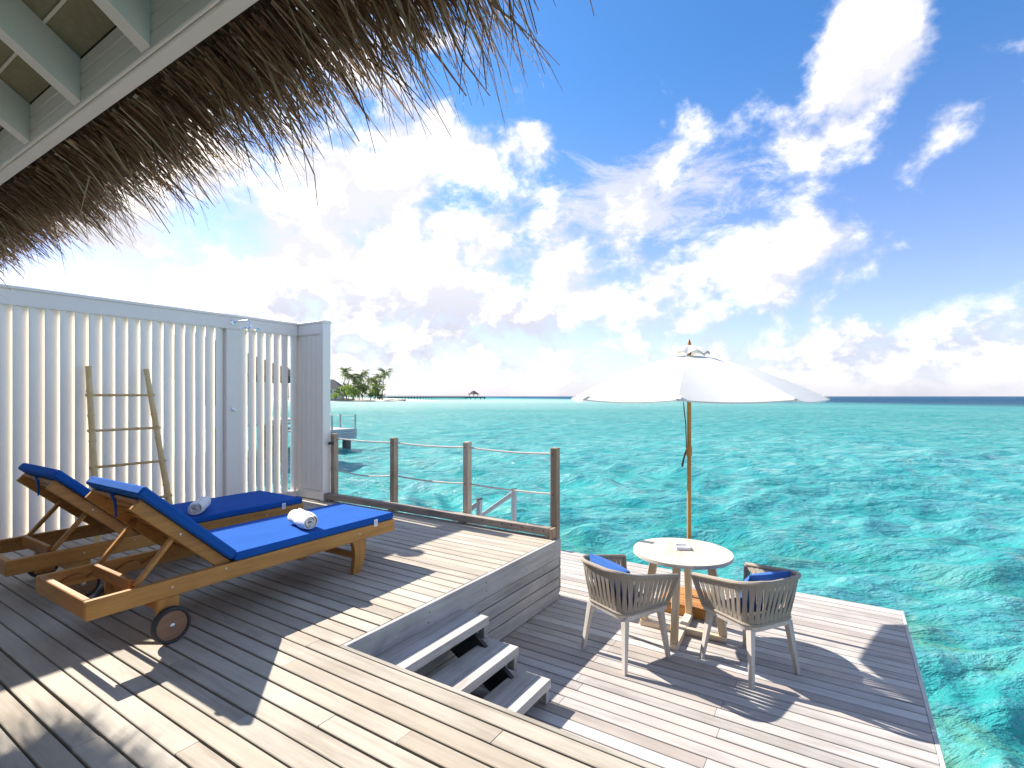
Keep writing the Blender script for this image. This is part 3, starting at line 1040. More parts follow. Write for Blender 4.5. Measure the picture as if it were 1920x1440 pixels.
# =====================================================================
# TABLE, TRAY
# =====================================================================
TX, TY = 4.135, 1.075
tab = tag(empty('round_table', (TX, TY, LZ)), 'round pale timber table with four splayed legs on a cross base', 'table')
TH = .642
r_t = .372
nb = 6
bw = 2 * r_t / nb
for i in range(nb):
    y0 = -r_t + i * bw
    y1 = y0 + bw - .0016
    pts = []
    nn = 16
    ya = max(y0, -r_t + .0006)
    yb = min(y1, r_t - .0006)
    for j in range(nn + 1):
        y = ya + (yb - ya) * j / nn
        pts.append((math.sqrt(max(r_t * r_t - y * y, 0)), y))
    for j in range(nn, -1, -1):
        y = ya + (yb - ya) * j / nn
        pts.append((-math.sqrt(max(r_t * r_t - y * y, 0)), y))
    n = len(pts)
    vs = [(x, y, TH - .026) for x, y in pts] + [(x, y, TH - .003) for x, y in pts] + [(x * .994, y * .9985, TH) for x, y in pts]
    fs = [tuple(range(n))[::-1], tuple(range(2 * n, 3 * n))]
    for lv in (0, 1):
        fs += [(lv * n + a, lv * n + (a + 1) % n, (lv + 1) * n + (a + 1) % n, (lv + 1) * n + a) for a in range(n)]
    MB().add(vs, fs, Matrix.Rotation(R(8), 4, 'Z')).build('top_board', M_top_x, tab)
rot = R(4)
for i in range(4):
    a = rot + i * math.pi / 2
    u = Vector((math.cos(a), math.sin(a), 0))
    MB().bar(u * .300 + Vector((0, 0, .046)), u * .205 + Vector((0, 0, TH - .027)), .058, .050, .003, (-u.y, u.x, 0)).build('leg', M_ash_z, tab)
MB().bar(Vector((math.cos(rot), math.sin(rot), 0)) * -.325 + Vector((0, 0, .0235)), Vector((math.cos(rot), math.sin(rot), 0)) * .325 + Vector((0, 0, .0235)), .058, .044, .003).build('base_bar', M_ash_x, tab)
for s in (-1, 1):
    u = Vector((-math.sin(rot), math.cos(rot), 0)) * s
    MB().bar(u * .030 + Vector((0, 0, .0225)), u * .325 + Vector((0, 0, .0225)), .058, .042, .003).build('base_bar', M_ash_y, tab)

tr = tag(empty('ashtray', (TX + .055, TY + .015, LZ + TH + .0005), R(26)), 'small square white ashtray on the round table', 'ashtray')
t1 = MB()
w, h = .055, .026
t1.box(-w, w, -w, w, 0, .008, .002)
for (x0, x1, y0, y1) in ((-w, w, -w, -w + .012), (-w, w, w - .012, w), (-w, -w + .012, -w + .0125, w - .0125), (w - .012, w, -w + .0125, w - .0125)):
    t1.box(x0, x1, y0, y1, .0085, h, .002)
t1.build('dish', M_ceramic, tr)
MB().box(-w + .0128, w - .0128, -w + .0128, w - .0128, .0085, .012).build('dish_floor', M_ceramic_in, tr)

# =====================================================================
# CHAIRS with strap backs, facing local +x
# =====================================================================
def basket_path(u, level):
    """u 0..1 round the back from the right arm tip to the left arm tip; level 0 bottom, 1 top"""
    s = u * 2 - 1
    sg = 1 if s > 0 else -1
    a = abs(s)
    hw = .200 + .062 * level            # half width
    back = -.200 - .075 * level
    front = .205 + .045 * level
    rc = .075 + .105 * level
    l1 = hw - rc
    l2 = rc * math.pi / 2
    l3 = front - (back + rc)
    d = a * (l1 + l2 + l3)
    if d < l1:
        x, y = back, d
    elif d < l1 + l2:
        t = (d - l1) / rc
        x, y = back + rc - rc * math.cos(t), l1 + rc * math.sin(t)
    else:
        x, y = back + rc + (d - l1 - l2), hw
    zt = .588 + .085 * (1 - max(0, (a - .25) / .75) ** 1.0) if a > .25 else .673
    z = .372 + (zt - .372) * level
    return Vector((x, y * sg, z))


def make_chair():
    C = empty('armchair')
    for (sx, sy) in ((1, 1), (1, -1), (-1, 1), (-1, -1)):
        top = Vector((sx * .168, sy * .172, .352))
        bot = Vector((sx * .212, sy * .212, 0))
        vs = []
        for (p, w) in ((bot, .0125), (top, .0200)):
            for (a, b) in ((-1, -1), (1, -1), (1, 1), (-1, 1)):
                vs.append((p.x + a * w, p.y + b * w, p.z))
        fs = [(3, 2, 1, 0), (4, 5, 6, 7)] + [(i, (i + 1) % 4, 4 + (i + 1) % 4, 4 + i) for i in range(4)]
        MB().add(vs, fs).build('leg', M_chair_leg, C)
        MB().tube([(bot.x, bot.y, -.001), (bot.x, bot.y, .004)], .011, 8).build('foot_pad', M_cap, C)
    # seat ring
    ring = [basket_path(i / 40, 0) for i in range(41)]
    mb = MB()
    rim = [(p.x, p.y) for p in ring]
    n = len(rim)
    vs = [(x * 1.0, y * 1.0, .338) for x, y in rim] + [(x * 1.03, y * 1.03, .372) for x, y in rim] + [(x * .86, y * .86, .372) for x, y in rim] + [(x * .86, y * .86, .338) for x, y in rim]
    fs = []
    for a, b in ((0, 1), (1, 2), (2, 3), (3, 0)):
        for i in range(n):
            j = (i + 1) % n
            fs.append((a * n + i, a * n + j, b * n + j, b * n + i))
    MB().add(vs, fs).build('seat_frame', M_chair_leg, C, True)
    vs = [(x * .90, y * .90, .374) for x, y in rim] + [(x * .88, y * .88, .392) for x, y in rim]
    fs = [tuple(range(n))[::-1], tuple(range(n, 2 * n))] + [(i, (i + 1) % n, n + (i + 1) % n, n + i) for i in range(n)]
    MB().add(vs, fs).build('seat', M_strap_dark, C, True)
    # top rail, bottom rail, arm fronts
    tops = [basket_path(i / 48, 1) for i in range(49)]
    MB().tube(tops, .0145, 8).build('top_rail', M_strap, C, True)
    MB().tube([p + Vector((0, 0, .006)) for p in ring], .0125, 8).build('bottom_rail', M_strap, C, True)
    for u in (0, 1):
        MB().tube([basket_path(u, s) for s in (0, .33, .66, 1)], .0150, 8).build('arm_front', M_strap, C, True)
    # straps: two layers that cross at mid height
    mb = MB()
    N = 31
    for lay, dlt, off in ((0, .015, .004), (1, -.015, -.004)):
        for i in range(N):
            u0 = (i + .5) / N
            pts = []
            for k in range(5):
                lv = k / 4
                u = min(max(u0 + dlt * (lv - .5), .004), .996)
                pts.append((u, lv))
            vs = []
            wu = .0098
            for (u, lv) in pts:
                cpt = basket_path(.5, lv)
                for s in (-1, 1):
                    p = basket_path(min(max(u + s * wu, 0), 1), lv)
                    q = basket_path(min(max(u + .01, 0), 1), lv) - basket_path(min(max(u - .01, 0), 1), lv)
                    nrm = Vector((q.y, -q.x, 0)).normalized()
                    o_ = off * math.sin(lv * math.pi) + (.0020 if lay else -.0020)
                    for t_ in (-.0017, .0017):
                        vs.append(p + nrm * (o_ + t_))
            fs = []
            for k in range(4):
                a, b = k * 4, k * 4 + 4
                fs += [(a, a + 2, b + 2, b), (a + 1, b + 1, b + 3, a + 3), (a, b, b + 1, a + 1), (a + 2, a + 3, b + 3, b + 2)]
            mb.add(vs, fs)
    mb.build('rope_strapping', M_strap, C)
    return C


def make_pillow(name, mat, w=.40, h=.30, t=.165, nu=26, nv=18):
    """lumbar pillow: soft edges, drawn-out corners, creases towards the seams"""
    vs, fs = [], []
    for side in (1, -1):
        for i in range(nu + 1):
            for j in range(nv + 1):
                a = 2 * i / nu - 1
                b = 2 * j / nv - 1
                puff = max(0, (1 - abs(a) ** 2.6)) ** .55 * max(0, (1 - abs(b) ** 2.2)) ** .55
                cx = 1 - .07 * (1 - a * a) * abs(b) ** 3
                cy = 1 - .06 * (1 - b * b) * abs(a) ** 3
                crease = 1 + .07 * math.sin(9 * a + 3 * b) * (abs(a) ** 2) + .05 * math.sin(13 * b + 2) * abs(a)
                vs.append((side * t / 2 * puff * crease, a * w / 2 * cy, b * h / 2 * cx))
    st = (nu + 1) * (nv + 1)
    for s in (0, 1):
        for i in range(nu):
            for j in range(nv):
                q = (s * st + i * (nv + 1) + j, s * st + (i + 1) * (nv + 1) + j, s * st + (i + 1) * (nv + 1) + j + 1, s * st + i * (nv + 1) + j + 1)
                fs.append(q if s == 0 else q[::-1])
    return MB().add(vs, fs).build(name, mat, None, True)


ch = make_chair()
ch.location = (3.582, 1.335, LZ + .0015)
ch.rotation_euler = (0, 0, R(-25))
tag(ch, 'taupe strap armchair beside the steps, on the near left of the table', 'armchair', 'strap armchairs')
ch2 = copy_tree(ch)
ch2.location = (3.870, .560, LZ + .0015)
ch2.rotation_euler = (0, 0, R(57))
tag(ch2, 'taupe strap armchair on the open right side of the table', 'armchair', 'strap armchairs')
for c_, lab in ((ch, 'blue lumbar pillow in the armchair beside the steps'), (ch2, 'blue lumbar pillow in the armchair right of the table')):
    p = make_pillow('lumbar_pillow', M_blue2)
    a = c_.rotation_euler.z
    Mx = Matrix.Translation(c_.location) @ Matrix.Rotation(a, 4, 'Z') @ Matrix.Translation((-.120, 0, .548)) @ Matrix.Rotation(R(-20), 4, 'Y') @ Matrix.Rotation(R(4), 4, 'X')
    p.matrix_world = Mx
    tag(p, lab, 'pillow', 'lumbar pillows')

# =====================================================================
# PARASOL and its weighted base box
# =====================================================================
UX, UY = 4.655, 1.150
ub = tag(empty('slatted_weight_box', (UX, UY, LZ)), 'low slatted orange-brown timber box at the foot of the parasol', 'weight box')
for (x0, x1, y0, y1) in ((-.205, -.185, -.215, .215), (.185, .205, -.215, .215), (-.1845, .1845, -.215, -.195), (-.1845, .1845, .195, .215)):
    MB().box(x0, x1, y0, y1, .002, .078, .003).build('side_board', M_teak_y if x1 - x0 < .05 else M_teak_x, ub)
for i in range(8):
    x = -.210 + i * .0527
    m_ = MB()
    if abs(x + .024) < .046:
        m_.box(x, x + .047, -.222, -.027, .0785, .098, .003)
        m_.box(x, x + .047, .027, .222, .0785, .098, .003)
    else:
        m_.box(x, x + .047, -.222, .222, .0785, .098, .003)
    m_.build('top_slat', M_teak_y, ub)

um = tag(empty('parasol', (UX, UY, LZ)), 'white canvas market parasol on a brown timber pole beside the table', 'parasol')
MB().tube([(0, 0, .004), (0, 0, 2.27)], .0185, 14).build('pole', M_teak_z, um, True)
MB().lathe([(.021, 1.33), (.026, 1.335), (.026, 1.375), (.022, 1.38), (.026, 1.385), (.026, 1.405), (.021, 1.41)], 16).build('collar', M_teak_z, um, True)
zr = LZ * -1
RIM_Z, TOP_Z, UR = 1.828, 2.205, 1.065
ang0 = math.atan2(-UY, -UX) + R(-4)


def canopy_pt(f, a_idx, t):
    """f 0..1 from crown to rim; between rib a_idx and a_idx+1 by t"""
    r = .045 + (UR - .045) * f
    a1 = ang0 + a_idx * math.pi / 4
    a2 = a1 + math.pi / 4
    p = Vector((math.cos(a1), math.sin(a1), 0)).lerp(Vector((math.cos(a2), math.sin(a2), 0)), t) * r
    z = TOP_Z + (RIM_Z - TOP_Z) * (f ** 1.42)
    sag = 4 * t * (1 - t)
    z -= .020 * sag * math.sin(f * math.pi * .55)
    p *= 1 - .018 * sag * f
    return p.x, p.y, z


mb = MB()
NF, NTT = 14, 8
for k in range(8):
    vs, fs = [], []
    for lay in (0, -.004):
        for i in range(NF + 1):
            for j in range(NTT + 1):
                x, y, z = canopy_pt(i / NF, k, j / NTT)
                vs.append((x, y, z + lay))
        for j in range(NTT + 1):
            x, y, z = canopy_pt(1, k, j / NTT)
            vs.append((x * .999, y * .999, z - .011 + lay * .3))
    w_ = NTT + 1
    st = (NF + 2) * w_
    for i in range(NF + 1):
        for j in range(NTT):
            q = (i * w_ + j, (i + 1) * w_ + j, (i + 1) * w_ + j + 1, i * w_ + j + 1)
            fs.append(q)
            if i < NF:
                fs.append(tuple(st + v_ for v_ in q[::-1]))
    MB().add(vs, fs).build('canopy_panel', M_canvas, um, True)
for k in range(8):
    p0 = Vector(canopy_pt(0.0, k, 0)) + Vector((0, 0, -.016))
    p1 = Vector(canopy_pt(.5, k, 0)) + Vector((0, 0, -.016))
    p2 = Vector(canopy_pt(.985, k, 0)) + Vector((0, 0, -.014))
    rib = MB().bar(p0, p1, .014, .018, .002)
    rib.bar(p1, p2, .014, .018, .002)
    rib.build('rib', M_ash_x, um)
    MB().bar((.028 * math.cos(ang0 + k * math.pi / 4), .028 * math.sin(ang0 + k * math.pi / 4), 1.84), p1 + Vector((0, 0, -.012)), .012, .016, .002).build('strut', M_ash_x, um)
    c0, c1 = Vector(canopy_pt(.955, k, 0)), Vector(canopy_pt(1.0, k, 0))
    MB().bar(c0 + Vector((0, 0, .004)), c1 + Vector((0, 0, .003)), .045, .004, .001).build('corner_pocket', M_canvas, um)
MB().lathe([(.020, 1.80), (.034, 1.81), (.034, 1.86), (.020, 1.87)], 16).build('runner', M_teak_z, um, True)
# vent cap: eight small flaps, scalloped so the gaps show
for k in range(8):
    a1 = ang0 + k * math.pi / 4
    vs, fs = [], []
    nI, nJ = 5, 6
    for lay in (0, -.004):
        for i in range(nI + 1):
            f = i / nI
            for j in range(nJ + 1):
                t = j / nJ
                a = a1 + t * math.pi / 4
                r = .022 + .150 * f
                z = 2.295 - .085 * f ** 1.3 + .030 * math.sin(t * math.pi) * f
                vs.append((r * math.cos(a), r * math.sin(a), z + lay))
    w_ = nJ + 1
    st = (nI + 1) * w_
    for i in range(nI):
        for j in range(nJ):
            q = (i * w_ + j, (i + 1) * w_ + j, (i + 1) * w_ + j + 1, i * w_ + j + 1)
            fs += [q, tuple(st + v_ for v_ in q[::-1])]
    for j in range(nJ):
        a = nI * w_ + j
        fs.append((a, st + a, st + a + 1, a + 1))
    MB().add(vs, fs).build('vent_flap', M_canvas, um, True)
MB().lathe([(.020, 2.270), (.024, 2.285), (.018, 2.300), (.016, 2.315), (.010, 2.335), (.003, 2.352)], 14).build('finial', M_teak_z, um, True)
rd = Vector((-math.sin(ang0), math.cos(ang0), 0))  # sideways
pc = lambda s, f, z: rd * s + Vector((math.cos(ang0), math.sin(ang0), 0)) * f + Vector((0, 0, z))
sgn = -1 if rd.dot(ahead(1, 0)) > 0 else 1
MB().tube([pc(sgn * .045, .02, 1.80), pc(sgn * .040, .024, 1.74), pc(sgn * .026, .026, 1.60), pc(sgn * .021, .024, 1.40)], .0045, 6).build('pull_cord', M_rope_dark, um, True)
MB().tube([pc(sgn * .022, .024, 1.385), pc(sgn * .040, .026, 1.33), pc(sgn * .056, .026, 1.26), pc(sgn * .060, .026, 1.235), pc(sgn * .052, .027, 1.235), pc(sgn * .040, .027, 1.30), pc(sgn * .022, .024, 1.37)], .0045, 6).build('cord_loop', M_rope_dark, um, True)

# =====================================================================
# SWIM STEPS off the far side of the lower deck
# =====================================================================
sw = tag(empty('swim_stairs', (5.60, 3.57, LZ)), 'grey swim stairs with a sloping handrail behind the rope railing', 'stairs')
for x in (0, -.75):
    MB().box(x - .026, x + .026, -.026, .026, -.10, .655, .004).build('newel_post', M_steel, sw)
    MB().box(x - .030, x + .030, -.030, .030, .656, .668, .003).build('post_cap', M_cap, sw)
    MB().bar((x, -.02, .630), (x, 1.55, -.470), .045, .050, .004).build('handrail', M_steel, sw)
    MB().bar((x, .08, -.08), (x, 1.60, -1.14), .035, .14, .004).build('stringer', M_fascia_y, sw)
for i in range(6):
    MB().box(-.73, -.02, .12 + i * .235, .12 + i * .235 + .16, -.115 - i * .164, -.08 - i * .164, .003).build('tread', M_fascia, sw)

# =====================================================================
# VILLA EAVE: rafters, ceiling, fascia, thatch
# =====================================================================
RXE, RZE, SLOPE = .640, 2.200, .66
eave = tag(empty('villa_roof', (RXE, 2.0, RZE)), 'thatched villa roof eave with white rafters over the deck', 'roof')
EO = Vector((RXE, 2.0, RZE))
Y0, Y1 = -2.0, 5.30


def roof_z(x, off):
    return RZE + off - (x - RXE) * SLOPE


YE0, YE1 = Y0 - 2.0, Y1 - 2.0
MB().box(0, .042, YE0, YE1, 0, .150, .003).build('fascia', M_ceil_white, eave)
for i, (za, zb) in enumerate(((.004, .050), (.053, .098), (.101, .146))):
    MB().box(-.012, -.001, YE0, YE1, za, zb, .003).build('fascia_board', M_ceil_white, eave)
yy = 2.015 - .466 * 8
idx = 0
while yy < Y1 - .1:
    vs = []
    for y in (yy - 2.0 - .024, yy - 2.0 + .024):
        for (xx, off) in ((-.0125, .004), (-.0125, .139), (-2.3, .139), (-2.3, .004)):
            vs.append((xx, y, off - xx * SLOPE))
    fs = [(0, 1, 2, 3), (7, 6, 5, 4), (0, 4, 5, 1), (1, 5, 6, 2), (2, 6, 7, 3), (3, 7, 4, 0)]
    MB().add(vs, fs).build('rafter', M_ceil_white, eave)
    yy += .466
vs = [(xx, y, .141 - xx * SLOPE + o_) for o_ in (0, .012) for y in (YE0, YE1) for xx in (-2.3, -.013)]
MB().add(vs, [(0, 2, 3, 1), (4, 5, 7, 6), (0, 1, 5, 4), (2, 6, 7, 3), (0, 4, 6, 2), (1, 3, 7, 5)]).build('ceiling_panel', M_panel, eave)
for i in range(7):
    x = -.10 - i * .19
    z = .138 - x * SLOPE
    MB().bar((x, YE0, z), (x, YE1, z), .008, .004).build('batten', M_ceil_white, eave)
# the villa's own wall behind the terrace: timber frame with dark glazed doors
MB().box(-2.10, -2.02, YE0, YE1 - .25, -RZE + .002, 1.45).build('wall', M_ceil_white, eave)
for i in range(5):
    y = YE0 + .35 + i * 1.28
    dr = MB().box(-2.018, -1.985, y, y + 1.18, -RZE + .05, -RZE + 2.25, .004).build('glazed_door', M_teak_z, eave)
    MB().box(-1.984, -1.978, y + .09, y + 1.09, -RZE + .18, -RZE + 2.14).build('pane', M_glass, dr)
# body of the thatch above the ceiling
prof = [(-2.3, .165 + 2.3 * SLOPE), (.02, .165), (.044, .035), (.10, .02), (.14, .05), (.10, .20), (-2.3, .36 + 2.3 * SLOPE)]
MB().prism(prof, YE0 - .05, YE1 + .05).build('thatch_bed', M_thatch_body, eave)


def strands(name, n, gen, seed):
    """straw blades: each a tapering three-piece bent strip with its own tone"""
    r = np.random.default_rng(seed)
    V, Q, T = [], [], []
    for i in range(n):
        p, d, L_, w, droop, tone = gen(r)
        d = d / np.linalg.norm(d)
        side = np.cross(d, r.normal(size=3))
        side /= np.linalg.norm(side)
        bend = r.normal(0, .05, 3)
        o = len(V)
        kink = r.random() < .12
        for s in (0, .4, .75, 1.0):
            c = p + d * L_ * s + np.array([0, 0, -1.0]) * droop * L_ * s * s + bend * L_ * s * s
            if kink and s > .5:
                c = c + r.normal(0, .05, 3) * L_ * s
            ww = w * (1 - .75 * s)
            V.append(c - side * ww / 2)
            V.append(c + side * ww / 2)
            T += [tone, tone]
        for k in range(3):
            a = o + 2 * k
            Q.append((a, a + 1, a + 3, a + 2))
    o = np_mesh(name, np.array(V), np.array(Q), M_thatch, eave, False)
    at = o.data.attributes.new('tone', 'FLOAT', 'POINT')
    at.data.foreach_set('value', np.array(T, dtype=np.float32))
    o['kind'] = 'stuff'
    return o


def clump(y, seed):
    """uneven bundles along the eave"""
    return .5 + .28 * math.sin(y * 9.1 + seed) + .22 * math.sin(y * 23.7 + seed * 2.3)


def g_main(r):
    y = r.uniform(YE0, YE1 + .02)
    f = r.random()
    c = clump(y, 1.0)
    p = np.array([.048 + .14 * r.random(), y, -.01 + .15 * r.random()])
    an = R(r.normal(27 + 8 * c, 9))
    yc = round(y / .045) * .045 + .012 * math.sin(y * 40.0)
    d = np.array([math.cos(an), r.normal(-.03, .09) + (yc - y) * 3.2, -math.sin(an)])
    if y < -1.38 and r.random() < .93:
        y = r.uniform(-1.38, YE1)
        p[1] = y
    L_ = r.uniform(.09, .215) + .075 * c + (.10 if f > .95 else 0)
    return p, d, L_, (r.uniform(.009, .017) if r.random() < .22 else r.uniform(.004, .010)), r.uniform(.0, .18), np.clip(r.normal(.50, .28), 0, 1)


def g_under(r):
    y = r.uniform(YE0, YE1)
    p = np.array([.048 + .08 * r.random(), y, .02 - .03 * r.random()])
    an = R(r.normal(20, 7))
    d = np.array([math.cos(an), r.normal(-.02, .09), -math.sin(an)])
    return p, d, r.uniform(.08, .20), r.uniform(.0035, .009), r.uniform(.0, .12), np.clip(r.normal(.16, .16), 0, 1)


def g_loose(r):
    y = r.uniform(-1.5, YE1)
    p = np.array([.14 + .16 * r.random(), y, -.03 - .06 * r.random()])
    an = R(r.normal(44, 20))
    d = np.array([math.cos(an), r.normal(-.05, .40), -math.sin(an)])
    return p, d, r.uniform(.08, .19), r.uniform(.0022, .0060), r.uniform(.1, .4), np.clip(r.normal(.5, .25), 0, 1)


def g_end(r):
    p = np.array([r.uniform(-1.6, .25), YE1 - .02 + .06 * r.random(), 0])
    p[2] = .05 + .25 * r.random() - min(p[0], 0.1) * SLOPE
    d = np.array([r.normal(.15, .15), 1.0, -abs(r.normal(.5, .2))])
    return p, d, r.uniform(.12, .34), r.uniform(.004, .009), r.uniform(.05, .25), np.clip(r.normal(.4, .2), 0, 1)


strands('thatch_straw', 5300, g_main, 1)
strands('thatch_underlayer', 4200, g_under, 2)
strands('thatch_loose_ends', 800, g_loose, 3)
strands('thatch_end_fringe', 1100, g_end, 4)

# =====================================================================
# NEIGHBOURING VILLA over the water
# =====================================================================
M_far_white = plain('far_white_wall', (.66, .66, .65), .7, .06, 1.5)
M_far_thatch = plain('far_thatch', (.12, .095, .075), .95, .4, 3.0, bump=.5)
M_far_deck = plain('far_deck', (.40, .38, .37), .85, .15, 2.0)
M_far_skirt = plain('far_skirt', (.36, .40, .42), .85, .12, 2.0)
M_far_dark = plain('far_dark_glass', (.03, .035, .04), .15, .1, 2.0)
M_far_pile = plain('far_concrete_pile', (.11, .115, .11), .8, .3, 3.0)
vb = (14.8, 24.2)
vil = tag(empty('overwater_villa', (vb[0], vb[1], -.5)), 'neighbouring thatched overwater villa on piles seen beyond the fence', 'villa')


def vbox(name, x0, x1, y0, y1, z0, z1, m, par=vil):
    return MB().box(x0, x1, y0, y1, z0 + .5, z1 + .5, .01).build(name, m, par)


for i in range(14):
    vbox('deck_board', 2.2 + i * .24, 2.2 + i * .24 + .23, -.40, 3.6, -.62, -.552, M_far_deck)
zt = -.56
for i in range(4):
    vbox('skirt_board', 2.0, 5.56, -.43, -.405, zt - .14, zt - .008, M_far_skirt)
    vbox('skirt_board', 5.57, 5.595, -.43, 3.6, zt - .14, zt - .008, M_far_skirt)
    zt -= .145
for i in range(12):
    vbox('deck_board', -5.0 + i * .5, -5.0 + i * .5 + .49, -1.0, 6.2, -.10, 0, M_far_deck)
for i in range(6):
    vbox('deck_board', 1.0 + i * .53, 1.0 + i * .53 + .52, 2.2, 6.2, -.10, 0, M_far_deck)
for (x, y) in ((5.2, 0.0), (5.2, 3.2), (3.2, 0.0), (1.0, 0.2), (-2.0, 0), (-2, 5), (3.6, 5.6), (1.0, 5.6)):
    MB().tube([(x, y, -2.9), (x, y, -.12 if y < 1 and x > 1 else .38)], .24, 14).build('pile', M_far_pile, vil, True)
for (x, y) in ((5.52, -.36), (5.52, .95), (5.52, 2.2), (5.52, 3.5), (3.9, -.36)):
    MB().box(x - .035, x + .035, y - .035, y + .035, -.05, .74, .003).build('rail_post', M_far_deck, vil)
for za in (.68, .34):
    MB().tube([(5.52, -.36, za), (5.52, 1.6, za - .02), (5.52, 3.5, za)], .012, 6).build('rail_rope', M_rope, vil, True)
vbox('wall', -5.0, -.4, -1.2, 5.0, 0, 2.4, M_far_white)
vbox('glass_door', -.395, -.36, .4, 3.6, .05, 2.1, M_far_dark)
vbox('window', -3.6, -1.4, -1.235, -1.205, .9, 2.0, M_far_dark)
hip = MB()
hx0, hx1, hy0, hy1, he, hr = -6.4, 1.25, -2.0, 6.4, 2.25, 4.3
vs = [(hx0, hy0, he), (hx1, hy0, he), (hx1, hy1, he), (hx0, hy1, he), (-2.6, 1.2, hr), (-2.6, 2.8, hr)]
vs = [(x, y, z + .5) for x, y, z in vs] + [(x, y, z + .5 - .28) for x, y, z in vs[:4]]
hip.add(vs, [(0, 1, 4), (1, 2, 5, 4), (2, 3, 5), (3, 0, 4, 5), (0, 6, 7, 1), (1, 7, 8, 2), (2, 8, 9, 3), (3, 9, 6, 0), (6, 9, 8, 7)])
hip.build('roof', M_far_thatch, vil)
vbox('screen', -.4, 1.2, 6.1, 6.2, 0, 2.1, M_far_white)

# =====================================================================
# ISLAND: sand, palms, bushes, house, jetty with pavilion
# =====================================================================
M_sand = plain('coral_sand', (.62, .57, .47), .95, .08, .3)
M_trunk = plain('palm_trunk', (.17, .13, .10), .9, .3, 6)


def leaf_mat(name, c1, c2):
    m, t, b = material(name)
    c = t.new('ShaderNodeNewGeometry').outputs['Position']
    rnd = t.new('ShaderNodeObjectInfo').outputs['Random']
    n = t.noise(c, 1.2, 3.0, .6)
    f = t.m('ADD', n, t.m('MULTIPLY', t.m('SUBTRACT', rnd, .5), .5))
    t.l.new(t.mix(t.ss(f, .3, .7), c1, c2), b.inputs['Base Color'])
    b.inputs['Roughness'].default_value = .5
    tr = t.new('ShaderNodeBsdfTranslucent')
    tr.inputs[0].default_value = (*[x * 1.3 for x in c2], 1)
    mx = t.new('ShaderNodeMixShader')
    mx.inputs[0].default_value = .3
    t.l.new(b.outputs[0], mx.inputs[1])
    t.l.new(tr.outputs[0], mx.inputs[2])
    t.l.new(mx.outputs[0], t.n['Material Output'].inputs[0])
    return m


M_frond = leaf_mat('palm_frond', (.075, .120, .036), (.185, .225, .070))
M_bush = leaf_mat('beach_bush', (.10, .17, .025), (.24, .32, .05))
M_bush2 = leaf_mat('dark_bush', (.055, .105, .026), (.13, .19, .045))

sand = MB()
ns, na = 10, 64
vs, fs = [], []
ic = ahead(-126, 334)
ax = ahead(1, 0).normalized()
ay = ahead(0, 1).normalized()
for i in range(ns + 1):
    f = i / ns
    for k in range(na):
        a = 2 * math.pi * k / na
        rx_, ry_ = 66 * (1 + .10 * math.sin(3 * a + 1)), 40 * (1 + .14 * math.sin(2 * a + .5))
        tip = 1 + .22 * max(0, math.cos(a)) ** 6
        p = ic + ax * (rx_ * tip * f * math.cos(a)) + ay * (ry_ * f * math.sin(a))
        z = SEA_Z - .6 + 3.0 * (1 - f ** 2.4)
        vs.append((p.x, p.y, z))
for i in range(ns):
    for k in range(na):
        k2 = (k + 1) % na
        fs.append((i * na + k, (i + 1) * na + k, (i + 1) * na + k2, i * na + k2))
sand.add(vs, fs)
tag(sand.build('island_beach', M_sand, None, True), 'white coral sand beach of the palm island', None, None, 'structure')


def frond(mb, base, az_, el_, L_, r):
    """one arching palm leaf with a row of drooping leaflets on each side"""
    n = 9
    prev = None
    h = Vector((math.cos(az_), math.sin(az_), 0))
    sd = Vector((-h.y, h.x, 0))
    pts = []
    for i in range(n + 1):
        s = i / n
        e = el_ - s * 1.5
        pts.append(base.copy() if not pts else pts[-1] + (h * math.cos(e) + Vector((0, 0, math.sin(e)))) * (L_ / n))
    for i in range(1, n + 1):
        s = i / n
        w = L_ * .26 * math.sin(min(1, .15 + s) * math.pi * .9) + .15
        for sg in (-1, 1):
            tip = pts[i] + sd * sg * w * .8 + Vector((0, 0, -w * r.uniform(.35, .8))) + h * w * .35
            a, b = pts[i - 1], pts[i]
            mid = a.lerp(b, .75)
            mb.add([a, mid, tip], [(0, 1, 2)])
    for i in range(n):
        mb.add([pts[i] - sd * .06, pts[i] + sd * .06, pts[i + 1] + sd * .05, pts[i + 1] - sd * .05], [(0, 1, 2, 3)])


def palm(right, depth, height, lean, label, seed, size=1.0):
    r = random.Random(seed)
    g = -.25
    base = ahead(right, depth, g)
    t = tag(empty('coconut_palm', base), label, 'palm', 'palms on the island')
    la = r.uniform(0, 6.28)
    pts, rads = [], []
    for i in range(9):
        s = i / 8
        o = lean * height * s * s
        pts.append((math.cos(la) * o, math.sin(la) * o, -.6 + (height + .6) * s))
        rads.append(.22 - .09 * s)
    MB().tube(pts, rads, 7).build('trunk', M_trunk, t, True)
    mb = MB()
    top = Vector(pts[-1])
    nf = 26
    for k in range(nf):
        frond(mb, top, 2 * math.pi * k / nf + r.uniform(-.2, .2), r.choice((1.15, .75, .35, -.1)) + r.uniform(-.2, .2), size * r.uniform(3.4, 4.6), r)
    mb.build('crown', M_frond, t)
    return t


